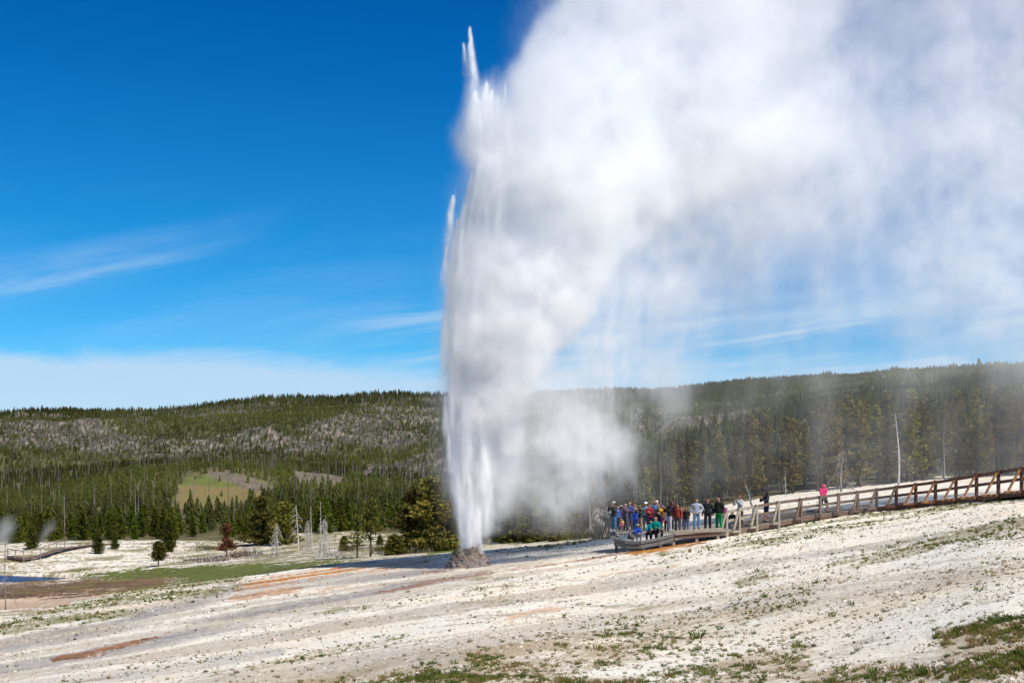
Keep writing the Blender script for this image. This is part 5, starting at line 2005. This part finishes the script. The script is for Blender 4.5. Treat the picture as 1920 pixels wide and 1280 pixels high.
# tall lone conifer on the skyline at the right edge
D = 330.0
X = at_px(1836, D)
g = float(ground_at(X, D))
topz = (HZ - 672) / F * D
lone = mk_tree_data('k', 14, 1.4, 450, LM_forest, leaf=0.3, dens=0.7, clear=0.68, gaps=0.35, shape=0.5, lump=0.8, trunk_r=0.17)
put_tree(lone, X, D, topz - g, "tall lone conifer sticking up above the skyline near the right edge", None, wf=0.8)

# --- the dense wood behind the boardwalk: individual front trees
placed = []


def far_enough(X, Y, d):
    for a_, b_ in placed:
        if (a_ - X) ** 2 + (b_ - Y) ** 2 < d * d:
            return False
    return True


DF = ([880, 1000, 1100, 1200, 1300, 1400, 1500, 1700, 1960], [125, 124, 124, 130, 138, 142, 144, 146, 140])
cnt = 0
tries = 0
while cnt < 150 and tries < 6000:
    tries += 1
    x = random.uniform(905, 1985)
    D = float(np.interp(x, *DF)) + random.uniform(0, 1) ** 1.4 * 26
    X = at_px(x, D)
    if not far_enough(X, D, 1.95):
        continue
    placed.append((X, D))
    h = float(np.interp(x, [905, 1050, 1200, 1300, 1450, 1650, 1985], [4.5, 5.0, 6.6, 7.8, 9.3, 9.8, 9.8])) * random.uniform(0.72, 1.12)
    put_tree(random.choice(tall_olive), X, D, h, "olive green conifer in the dense wood behind the boardwalk", 'conifers of the dense wood behind the boardwalk', wf=random.uniform(0.85, 1.15))
    cnt += 1
# --- the young pines beyond the river and along the meadow: individual front trees
cnt = 0
tries = 0
FRONT = ([-30, 0, 300, 450, 600, 700, 860], [172, 172, 184, 186, 178, 165, 140])
while cnt < 112 and tries < 6000:
    tries += 1
    x = random.uniform(-30, 860)
    D = float(np.interp(x, *FRONT)) + random.uniform(0, 1) ** 1.3 * 45
    X = at_px(x, D)
    if 350 < x < 450 and D < 196 or 555 < x < 740 and D < 178:
        continue
    if not far_enough(X, D, 2.1):
        continue
    placed.append((X, D))
    put_tree(random.choice(young + darks[:1]), X, D, random.uniform(2.9, 5.0), "green young pine in the belt of pines beyond the meadow", 'young pines in the belt beyond the meadow and river', wf=random.uniform(0.85, 1.25))
    cnt += 1

# --- dead trees
snags = [snag_data(6, 500 + i, nb=22, length=1.2, droop=0.9, start=0.25, rmin=0.03) for i in range(3)]
bare = [snag_data(8, 520 + i, nb=9, length=1.0, droop=0.2, start=0.35, twigs=1, r0=0.13, rmin=0.028) for i in range(3)]
bushysnag = [snag_data(4, 540 + i, nb=64, length=1.25, droop=1.5, start=0.08, twigs=5, rmin=0.026) for i in range(2)]
greys = [snag_data(8, 560 + i, nb=9, length=0.8, droop=0.2, start=0.3, twigs=1, mat=SNAGG) for i in range(3)]
greybush = snag_data(4, 590, nb=34, length=1.5, droop=1.5, start=0.10, twigs=4, rmin=0.02, mat=SNAGG)
curl = snag_data(5, 580, nb=15, length=2.2, droop=1.5, start=0.22, twigs=2, mat=SNAGG, r0=0.10, rmin=0.028)
SN = [(bushysnag[0], 519, 1043, 979, "small white dead tree covered in drooping twigs, left of the dead trunks", 0.95),
      (snags[0], 559, 1037, 946, "bleached dead tree with a few curled lower branches", 1.2),
      (bare[0], 585, 1038, 947, "tall straight white dead trunk at the left of the twiggy cluster", 0.8),
      (bushysnag[1], 577, 1036, 975, "white twiggy dead tree just left of the tall straight trunk", 0.8),
      (bushysnag[1], 607, 1043, 972, "densest white dead tree with hanging twigs in the middle cluster", 1.05),
      (bare[1], 601, 1040, 940, "tallest thin white dead trunk rising from the middle cluster", 0.7),
      (bare[2], 612, 1040, 964, "short leaning white dead trunk at the right of the middle cluster", 0.8),
      (greys[0], 628, 1036, 984, "slim grey dead trunk right of the white twiggy cluster", 0.7),
      (greys[1], 388, 1040, 1010, "short grey dead stub beside the dead brush", 1.0)]
for d, x, yb, yt, lab, wf in SN:
    g = ground_px(x, yb)
    put_snag(d, g.x, g.y, (yb - yt) / F * g.y, lab, None, wf=wf, z=g.z)
g = ground_px(10, 1143)
put_snag(curl, g.x, g.y, (1143 - 1010) / F * g.y, "grey dead tree with long curved drooping branches at the left edge", wf=0.55, z=g.z, rz=0.6)
# right of the geyser and behind the boardwalk
for d, x, D, yt, lab, wf in [
    (greybush, 1577, 128, 842, "large greyish dead tree with drooping tangled branches behind the pink walker", 1.45),
    (bare[1], 1685, 130, 775, "tall pale dead trunk with few branches rising behind the fence's middle", 1.1),
    (greys[2], 1105, 112, 925, "tangled grey dead tree with spreading branches left of the crowd", 2.6),
    (bushysnag[1], 1122, 110, 950, "low tangle of grey dead branches touching the crowd's left end", 1.7),
    (snags[1], 1473, 128, 880, "small pale dead tree behind the walker in black", 0.9),
    (greys[0], 1555, 160, 735, "tall grey dead trunk high in the wood right of centre", 0.8),
    (greys[1], 1351, 165, 770, "thin grey dead trunk above the green trousered woman", 0.7)]:
    X = at_px(x, D)
    g = float(ground_at(X, D))
    put_snag(d, X, D, (HZ - yt) / F * D - g, lab, None, wf=wf)
# crooked stick behind the fence at (1410, 915-950)
X = at_px(1411, 84)
m = MB()
zg_ = float(ground_at(X, 84))
m.tube([(0, 0, -0.2), (0.05, 0, 0.6), (-0.12, 0, 1.0), (-0.22, 0, 1.5), (-0.42, 0, 2.0)], [0.09, 0.075, 0.06, 0.045, 0.015], 7)
m.tube([(-0.12, 0, 1.0), (0.02, 0, 1.25)], [0.03, 0.01], 5)
m.tube([(0.05, 0, 0.6), (0.9, 0.1, 0.66), (1.5, 0.1, 0.62)], [0.05, 0.04, 0.015], 5)
o = m.build('dead_branch', SNAGM, smooth=True)
o.location = (X, 84, zg_)
o.scale = (1.1, 1.1, 1.15)
tag(o, "crooked bleached branch sticking up behind the fence between two walkers", "dead branch")
for i in range(34):      # thin dead trunks scattered through the wood on the right
    x = random.uniform(1180, 1960)
    D = float(np.interp(x, *DF)) + random.uniform(-1, 14)
    put_snag(random.choice(greys), at_px(x, D), D, random.uniform(3.5, 8), "thin grey dead trunk among the conifers behind the boardwalk", 'thin dead trunks among the conifers behind the boardwalk', wf=0.7)
for i in range(30):      # and on the slope beyond the river
    x = random.uniform(0, 840)
    D = random.uniform(195, 420)
    put_snag(random.choice(greys), at_px(x, D), D, random.uniform(4.5, 9), "thin grey dead trunk among the young pines on the near slope", 'thin dead trunks among the young pines on the near slope', wf=0.8)

# fallen logs
def log(x, y, D0, ln, ang, r, lab, mat=SNAGM):
    g = ground_px(x, y)
    m = MB()
    d = Vector((math.cos(ang), math.sin(ang), 0))
    za = float(ground_at(g.x - d.x * ln / 2, g.y - d.y * ln / 2))
    zb = float(ground_at(g.x + d.x * ln / 2, g.y + d.y * ln / 2))
    m.tube([(-d.x * ln / 2, -d.y * ln / 2, za - g.z + r), (0, 0, r + (za + zb) / 2 - g.z), (d.x * ln / 2, d.y * ln / 2, zb - g.z + r)], [r, r * 0.85, r * 0.4], 7)
    for k in range(5):
        f = -0.3 + 0.15 * k
        p = Vector((d.x * ln * f, d.y * ln * f, r + (za + zb) / 2 - g.z))
        m.tube([p, p + Vector((random.uniform(-.3, .3), random.uniform(-.2, .2), random.uniform(.3, .7)))], [r * .25, 0.01], 4)
    o = m.build('fallen_log', mat, smooth=True)
    o.location = g
    tag(o, lab, "fallen log", None)


log(705, 1026, 0, 4.5, 0.1, 0.11, "long bleached fallen log lying behind the thin yellow green pines")
log(735, 1031, 0, 3.6, -0.3, 0.13, "dark fallen log sloping under the low bushy pine", BARK)
log(470, 1023, 0, 5.5, 0.05, 0.10, "dark fallen log lying in front of the wide bushy pine", BARK)
log(372, 1049, 0, 3.2, 0.1, 0.10, "grey fallen log in the dead brush left of the rust brown pine", SNAGG)
log(620, 1047, 0, 2.6, 0.2, 0.08, "short bleached log among the twigs below the white dead cluster")

# dead brush and shrubs: twiggy clumps, one object each
def brush(x, y, w, h, lab, mat, n=70, cat='shrub', leaf=None):
    g = ground_px(x, y)
    m = MB()
    gg = random.Random(int(x * 7 + y))
    for i in range(n):
        bx, by = gg.gauss(0, w * 0.33), gg.gauss(0, w * 0.18)
        dx, dy = gg.uniform(-.5, .5), gg.uniform(-.5, .5)
        hh_ = h * gg.uniform(0.4, 1.1)
        m.tube([(bx, by, -0.05), (bx + dx * hh_ * .5, by + dy * hh_ * .5, hh_ * .6), (bx + dx * hh_, by + dy * hh_, hh_)], [0.022, 0.015, 0.004], 3)
        m.tube([(bx + dx * hh_ * .5, by + dy * hh_ * .5, hh_ * .6), (bx + dx * hh_ * .2, by - dy * hh_ * .8, hh_ * .95)], [0.012, 0.003], 3)
    o = m.build('stems' if leaf else 'shrub', mat)
    if leaf is None:
        o.location = g
        tag(o, lab, cat)
        return
    e = empty('shrub', g)
    tag(e, lab, cat)
    o.parent = e
    r2 = np.random.default_rng(int(x + y))
    k = n * 14
    c_ = r2.normal(0, 1, (k, 3)) * np.array([w * .33, w * .2, h * .22]) + np.array([0, 0, h * .5])
    d1 = r2.normal(0, 1, (k, 3)); d1 /= np.linalg.norm(d1, axis=1, keepdims=True)
    d2 = np.cross(d1, r2.normal(0, 1, (k, 3))); d2 /= np.linalg.norm(d2, axis=1, keepdims=True)
    V_ = np.stack([c_ - d1 * .07, c_ + d2 * .03, c_ + d1 * .07, c_ - d2 * .03], 1).reshape(-1, 3)
    np_mesh('foliage', V_, np.arange(4 * k).reshape(-1, 4), [leaf], e)


BR_D = noisy_mat('dead_twigs', (0.16, 0.12, 0.10), (0.10, 0.075, 0.065), 5)
BR_R = noisy_mat('rusty_twigs', (0.22, 0.11, 0.05), (0.13, 0.065, 0.035), 5)
brush(400, 1053, 4.2, 0.7, "long low patch of purple grey dead brush on the white bank", BR_D, 190)
brush(445, 1044, 2.0, 0.75, "mound of rust brown brush at the rust brown pine's foot", BR_R, 120)
brush(475, 1042, 2.0, 0.8, "purple grey dead brush right of the rust brown mound", BR_D, 100)
brush(478, 1046, 1.1, 0.5, "small white twiggy bush in front of the dead brush", SNAGM, 60)
brush(632, 1043, 2.0, 0.5, "tangle of bleached twigs on the ground right of the dead cluster", SNAGM, 80)
brush(655, 1033, 1.8, 0.7, "green shrub at the foot of the thin yellow green pines", BR_D, 40, leaf=LM_yellow)
brush(720, 1036, 2.4, 0.8, "low green shrub between the thin pines and big dense pine", BR_D, 50, leaf=LM_green)
brush(388, 1030, 3.0, 0.55, "row of small green shrubs in front of the white strip", BR_D, 50, leaf=LM_green)
brush(780, 1037, 2.2, 0.5, "bleached twigs and green shrub below the big dense pine", SNAGM, 60, leaf=LM_yellow)
brush(935, 1016, 2.0, 0.6, "low green shrub just behind the cone's right side", BR_D, 50, leaf=LM_green)
brush(985, 1014, 2.5, 0.6, "low yellow green shrub below the drifting steam", BR_D, 50, leaf=LM_yellow)
brush(1085, 1011, 2.5, 0.7, "grey brown twiggy shrub at the edge of the white ground", BR_D, 90, leaf=LM_yellow)
brush(1125, 1009, 2.2, 1.2, "tall grey twiggy shrub touching the platform's left end", SNAGG, 110)

# ------------------------------------------------------------------ the forest on the slopes, far off: one mass
fg = np.random.default_rng(77)


def forest_points(n, x0, x1, d0, d1, power=1.0):
    # even over the ground plane
    D = np.sqrt(fg.uniform(d0 ** 2, d1 ** 2, n))
    x = fg.uniform(x0, x1, n)
    return x, D


def dens_map(x, D):
    X = (x - 960) / F * D
    y = HZ - zbase(x, D) * F / D
    nb_ = tile(1, X / 11 + .3, D / 11)
    nh = tile(0, X / 260, D / 520)
    nk = tile(3, X / 70, D / 160)
    d = np.ones(x.shape)
    for p in CLIFFS:
        d = np.where((smoothmask(x, y, p, 5, (nh, nk)) > 0) & (D > 600), 0.24 + 0.30 * sst(nk, 0.3, 1.2) + 0.3 * sst(-nh, 0.5, 1.5), d)
    d = np.where((smoothmask(x, y, CLEAR, 4, (nb_, nb_)) > 0) & (D > 300) & (D < 700), 0.012, d)
    for p in LOGS:
        d = np.where((smoothmask(x, y, p, 3, (nb_, nb_)) > 0) & (D > 300) & (D < 750), 0.04, d)
    d = np.where((smoothmask(x, y, RIDGE_SNAG, 4, (nh, nk)) > 0) & (D > 1300), 0.42, d)
    return d, y, nh, nk


def spike_tree(kind):
    """local verts/tris of a jagged conifer of unit height and unit radius"""
    g = random.Random(900 + kind)
    v, f = [], []
    if kind < 10:
        layers, spikes = 7, 7
    else:
        layers, spikes = 4, 5
    for l in range(layers):
        z0 = 0.04 + 0.88 * (l / layers) ** 0.92
        r = (1 - z0) ** 0.75 * 1.0
        zt = min(1.0, z0 + 1.15 / layers + 0.06)
        a0 = g.random() * 6.28
        for s_ in range(spikes):
            a = a0 + 6.28 * s_ / spikes + g.uniform(-.2, .2)
            rr_ = r * g.uniform(0.65, 1.15)
            w = 6.28 / spikes * 0.42
            b = len(v)
            v += [(0.0, 0.0, zt), (math.cos(a - w) * rr_ * 0.62, math.sin(a - w) * rr_ * 0.62, z0 + 0.05), (math.cos(a) * rr_, math.sin(a) * rr_, z0 - 0.02 + g.uniform(-.02, .02)),
                  (math.cos(a + w) * rr_ * 0.62, math.sin(a + w) * rr_ * 0.62, z0 + 0.05)]
            f.append((b, b + 1, b + 2, b + 3))
    return np.array(v), np.array(f)


def scatter(name, X, Y, Z, h, r, protos, pick, mats, tint):
    VV, QQ, TT = [], [], []
    off = 0
    for k, (pv, pf) in enumerate(protos):
        m = pick == k
        n = int(m.sum())
        if not n:
            continue
        a = fg.uniform(0, 6.28, n)
        ca_, sa_ = np.cos(a)[:, None], np.sin(a)[:, None]
        rx = r[m][:, None]
        vx = (pv[None, :, 0] * ca_ - pv[None, :, 1] * sa_) * rx + X[m][:, None]
        vy = (pv[None, :, 0] * sa_ + pv[None, :, 1] * ca_) * rx + Y[m][:, None]
        vz = pv[None, :, 2] * h[m][:, None] + Z[m][:, None]
        VV.append(np.stack([vx, vy, vz], -1).reshape(-1, 3))
        QQ.append((pf[None] + (np.arange(n) * len(pv))[:, None, None] + off).reshape(-1, pf.shape[1]))
        TT.append(np.repeat(tint[m], len(pv)))
        off += n * len(pv)
    o = np_mesh(name, np.concatenate(VV), np.concatenate(QQ), mats)
    ta = o.data.attributes.new('tint', 'FLOAT', 'POINT')
    ta.data.foreach_set('value', np.concatenate(TT).astype(np.float32))
    return o


# nearer slopes (fuller trees), then the far slopes
x1, D1 = forest_points(15500, -120, 2060, 165, 760)
dn, y1, nh1, nk1 = dens_map(x1, D1)
fr = np.interp(x1, [0, 300, 600, 860, 905, 1100, 1300, 1500, 1985], [200, 210, 205, 165, 150, 150, 160, 168, 165])
keep = (fg.random(len(x1)) < dn * np.where(x1 < 880, 1.0, 1.0)) & (D1 > fr)
keep &= ~((x1 < 880) & (nk1 < -0.9) & (fg.random(len(x1)) < 0.8))
x1, D1, y1, nh1 = x1[keep], D1[keep], y1[keep], nh1[keep]
X1 = (x1 - 960) / F * D1
Z1 = zground(x1, D1)
rightside = sst(x1, 980, 1400)
h1 = np.clip(np.exp(fg.normal(1.05, 0.38, len(x1))), 1.2, 6.0) * (1 - rightside) + fg.uniform(7, 11.5, len(x1)) * rightside
r1 = h1 * fg.uniform(0.27, 0.42, len(x1)) * (1 - 0.4 * rightside)
x2, D2 = forest_points(76000, -120, 2060, 760, 2560)
dn, y2, nh2, nk2 = dens_map(x2, D2)
keep = fg.random(len(x2)) < dn
x2, D2, y2, nh2 = x2[keep], D2[keep], y2[keep], nh2[keep]
X2 = (x2 - 960) / F * D2
Z2 = zground(x2, D2)
mature = sst(D2, 1650, 2000)
h2 = fg.uniform(2.6, 5.6, len(x2)) * (1 - mature) + fg.uniform(6.5, 12.5, len(x2)) * mature
r2_ = h2 * fg.uniform(0.26, 0.4, len(x2)) * (1 - 0.3 * mature)
X_, Y_, Z_ = np.concatenate([X1, X2]), np.concatenate([D1, D2]), np.concatenate([Z1, Z2])
H_, R__ = np.concatenate([h1, h2]), np.concatenate([r1, r2_])
pk = np.concatenate([fg.integers(0, 4, len(X1)), 4 + fg.integers(0, 4, len(X2))])
protos = [spike_tree(k) for k in range(4)] + [spike_tree(10 + k) for k in range(4)]
plat = np.concatenate([0 * D1, sst(y2, 800, 788) * sst(y2, 762, 772) * sst(x2, 200, 330)])
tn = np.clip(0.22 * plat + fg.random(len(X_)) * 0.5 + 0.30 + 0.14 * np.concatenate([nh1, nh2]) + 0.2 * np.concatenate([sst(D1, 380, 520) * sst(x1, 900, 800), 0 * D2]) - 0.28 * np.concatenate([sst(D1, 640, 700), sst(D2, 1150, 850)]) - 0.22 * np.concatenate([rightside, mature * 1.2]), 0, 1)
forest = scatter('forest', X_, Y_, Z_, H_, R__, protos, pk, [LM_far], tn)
tag(forest, "distant pine forest covering the hillsides and ridge", "forest", kind='stuff')


# standing dead trunks on the burnt ridge and slopes
def stick(k):
    g = random.Random(k)
    v, f = [], []
    for a in (0, 1.57):
        w = 0.5
        b = len(v)
        c_, s_ = math.cos(a) * w, math.sin(a) * w
        v += [(-c_, -s_, 0), (c_, s_, 0), (c_ * .35, s_ * .35, 1), (-c_ * .35, -s_ * .35, 1)]
        f.append((b, b + 1, b + 2, b + 3))
    return np.array(v), np.array(f)


x3, D3 = forest_points(26000, -120, 2060, 600, 2500)
dn3, y3, nh3, nk3 = dens_map(x3, D3)
inr = (smoothmask(x3, y3, RIDGE_SNAG, 4, (nh3, nk3)) > 0) & (D3 > 1300)
keep = fg.random(len(x3)) < np.where(inr, 1.0, 0.035 + 0.15 * (nh3 > 0.9))
x3, D3 = x3[keep], D3[keep]
x4, D4 = forest_points(350, -100, 1000, 230, 900)
x3, D3 = np.concatenate([x3, x4]), np.concatenate([D3, D4])
X3 = (x3 - 960) / F * D3
Z3 = zground(x3, D3)
h3 = fg.uniform(4.5, 10.5, len(x3))
st_ = scatter('dead_trunks', X3, D3, Z3, h3, np.where(D3 > 600, 0.42, 0.2), [stick(1)], np.zeros(len(x3), int), [SNAGG], fg.random(len(x3)))
tag(st_, "grey standing dead trunks scattered over the far slopes and ridge", "dead trunks", kind='stuff')

# ------------------------------------------------------------------ grass tufts, pebbles and crust chips on the near bank
def px_scatter(n, y0=930, y1=1300):
    n = int(n * 1.25)
    x = fg.uniform(-300, 2260, n)
    y = fg.uniform(y0, y1, n)
    D = np.zeros(n)
    ci = np.clip(((x + 400) / 20).astype(int), 0, ROW.shape[0] - 2)
    Dg = np.exp(LD)
    for c in np.unique(ci):
        m = ci == c
        de = float(d_edge(XG[c])) - 1
        k = Dg < de
        rows = np.minimum.accumulate((ROW[c] * 0.5 + ROW[c + 1] * 0.5)[k])
        D[m] = np.interp(-y[m], -rows, Dg[k], left=0, right=-1)
    ok = (D > 7.5) & (D < 140)
    return x[ok], y[ok], D[ok]


def tuft(kind):
    g = random.Random(kind + 40)
    v, f = [], []
    nb_ = (26, 22, 14, 8)[kind % 4]
    for i in range(nb_):
        a = g.uniform(0, 6.28)
        r0 = g.uniform(0, 0.55)
        lean_ = g.uniform(0.15, 0.8)
        h = g.uniform(0.45, 1.0)
        b = len(v)
        bx, by = math.cos(a) * r0, math.sin(a) * r0
        tx, ty = bx + math.cos(a + g.uniform(-.6, .6)) * lean_, by + math.sin(a + g.uniform(-.6, .6)) * lean_
        px_, py_ = -math.sin(a + 1.0 * i), math.cos(a + 1.0 * i)
        w = (0.055, 0.06, 0.10, 0.2)[kind % 4]
        v += [(bx - px_ * w, by - py_ * w, -0.1), (bx + px_ * w, by + py_ * w, -0.1), ((bx + tx) / 2 + px_ * w * .8, (by + ty) / 2 + py_ * w * .8, h * 0.62), (tx, ty, h)]
        f.append((b, b + 1, b + 2, b + 3))
    return np.array(v), np.array(f)


gm2_, t, b = new_mat("grass_blades", 0.8, 0.15)
at_ = N(t, 'ShaderNodeAttribute', attribute_name='tint')
rp = N(t, 'ShaderNodeValToRGB')
e = rp.color_ramp.elements
e[0].position, e[0].color = 0.0, (0.24, 0.15, 0.07, 1)
e[1].position, e[1].color = 1.0, (0.055, 0.085, 0.012, 1)
for p_, c_ in ((0.30, (0.22, 0.15, 0.06, 1)), (0.42, (0.16, 0.15, 0.03, 1)), (0.7, (0.10, 0.125, 0.015, 1))):
    q_ = e.new(p_)
    q_.color = c_
L(t, at_.outputs['Fac'], rp.inputs[0])
L(t, rp.outputs[0], b.inputs['Base Color'])
GRM = gm2_

x5, y5, D5 = px_scatter(300000)
X5 = (x5 - 960) / F * D5
nb5 = tile(1, X5 / 11 + .3, D5 / 11)
nc5 = tile(2, X5 / 3 + .3, D5 / 3)
gr5 = grassiness(x5, y5, nb5)
pr = 0.26 * np.clip(gr5, 0, 1.2) ** 1.8 * np.clip(0.62 + 0.62 * nc5, 0.02, 2) + (0.006 + 0.014 * sst(x5, 800, 1100)) * sst(nb5 + 0.5 * nc5, -0.4, 1.2)
keep = fg.random(len(x5)) < pr
x5, y5, D5, X5, gr5, nc5 = x5[keep], y5[keep], D5[keep], X5[keep], gr5[keep], nc5[keep]
Z5 = zground(x5, D5)
r5 = np.exp(fg.normal(0, 0.35, len(x5))) * np.interp(D5, [8, 14, 30, 60, 100], [0.026, 0.033, 0.048, 0.085, 0.14]) 
h5 = r5 * fg.uniform(0.6, 1.2, len(x5))
green5 = np.clip(0.46 - 0.16 * (gr5 > 0.95) + 0.32 * nc5 + fg.normal(0, 0.18, len(x5)), 0, 1)
pk5 = np.where(D5 < 24, fg.integers(0, 2, len(x5)), np.where(D5 < 45, 2, 3))
grass = scatter('grass', X5, D5, Z5, h5, r5, [tuft(k) for k in range(4)], pk5, [GRM], green5)
tag(grass, "sparse olive green and dry brown grass tufts on the white sinter slope", "grass", kind='stuff')

# meadow grass on the flats beyond
oc = np.array([(1, 0, 0), (-1, 0, 0), (0, 1, 0), (0, -1, 0), (0, 0, 1), (0, 0, -0.6), (0.55, 0.6, 0.5), (-0.6, 0.5, 0.4)], float)
ot = np.array([(0, 6, 4, 4), (6, 2, 4, 4), (2, 7, 4, 4), (7, 1, 4, 4), (1, 3, 4, 4), (3, 0, 4, 4), (2, 6, 0, 5), (1, 7, 2, 5), (3, 1, 5, 5), (0, 3, 5, 5)])
pm_, t, b = new_mat("pebbles", 0.9, 0.15)
at_ = N(t, 'ShaderNodeAttribute', attribute_name='tint')
rp = N(t, 'ShaderNodeValToRGB')
e = rp.color_ramp.elements
e[0].position, e[0].color = 0.0, (0.10, 0.08, 0.06, 1)
e[1].position, e[1].color = 1.0, (0.78, 0.71, 0.60, 1)
q_ = e.new(0.35)
q_.color = (0.42, 0.34, 0.26, 1)
L(t, at_.outputs['Fac'], rp.inputs[0])
L(t, rp.outputs[0], b.inputs['Base Color'])
x6, y6, D6 = px_scatter(80000)
X6 = (x6 - 960) / F * D6
n6 = tile(2, X6 / 7, D6 / 7)
keep = fg.random(len(x6)) < np.clip(0.45 + 0.45 * n6, 0.05, 1) * (1 - 0.92 * stained_or_shaded(x6, y6))
x6, D6, X6 = x6[keep], D6[keep], X6[keep]
s6 = np.exp(fg.normal(0, 0.45, len(x6))) * np.interp(D6, [8, 14, 30, 60, 100], [0.007, 0.0095, 0.018, 0.033, 0.045])
ptri = ot[:, :3]


def tri_scatter(name, X, Y, Z, h, r, pv, pf, mats, tint):
    return scatter(name, X, Y, Z, h, r, [(pv, pf)], np.zeros(len(X), int), mats, tint)


peb = tri_scatter('pebbles', X6, D6, zground(x6, D6) + s6 * 0.1, s6 * 0.7, s6, oc, ptri, [pm_], np.clip(fg.normal(0.42, 0.33, len(X6)), 0, 1))
tag(peb, "loose pebbles and crust chips scattered on the white sinter slope", "pebbles", kind='stuff')

# ------------------------------------------------------------------ small steam wisps beyond the river, far left
wnx, wny, wnz = 90, 20, 60
wlo = (at_px(-40, 172), 168.0, (HZ - 1045) / F * 172)
whi = (at_px(240, 172), 176.0, (HZ - 955) / F * 172)
wx_ = np.linspace(wlo[0], whi[0], wnx)
wy_ = np.linspace(wlo[1], whi[1], wny)
wz_ = np.linspace(wlo[2], whi[2], wnz)
wn = noise3((wnx, wny, wnz), [whi[i] - wlo[i] for i in range(3)], 91, 1.9)
wd = np.zeros((wnx, wny, wnz), np.float32)
for (xb, yb, xt, yt, w0, w1, am) in [(72, 1036, 98, 978, 5, 12, 1.0), (112, 1034, 148, 1002, 4, 9, 0.7), (55, 1036, 60, 1018, 9, 9, 0.5), (-8, 1044, 8, 975, 14, 16, 0.8)]:
    pz = HZ - wz_ * F / 172
    f_ = np.clip((yb - pz) / (yb - yt), -0.1, 1.3)
    xc = at_px(xb + (xt - xb) * f_, 172)
    ww = (w0 + (w1 - w0) * np.clip(f_, 0, 1)) / F * 172
    rr_ = ((wx_[:, None, None] - xc[None, None, :] - 0.25 * wn) / ww) ** 2 + ((wy_[None, :, None] - 172) / (ww + 0.3)) ** 2
    wd += (np.exp(-rr_ * 1.4) * am * 0.26 * (sst(f_, -0.1, 0.1) * sst(f_, 1.25, 0.55))[None, None, :] * np.clip(1 + 0.6 * wn, 0, 3)).astype(np.float32)
edge_f = sst(wx_, wlo[0], wlo[0] + 1)[:, None, None] * sst(wx_, whi[0], whi[0] - 1)[:, None, None] * (sst(wy_, wlo[1], wlo[1] + 1.5) * sst(wy_, whi[1], whi[1] - 1.5))[None, :, None]
wd *= edge_f
wd[wd < 0.01] = 0
wisp = volume_object('steam_wisps', wd, wlo, whi, SM)
tag(wisp, "thin steam wisps rising from the white bank beyond the river at far left", "steam", kind='stuff')
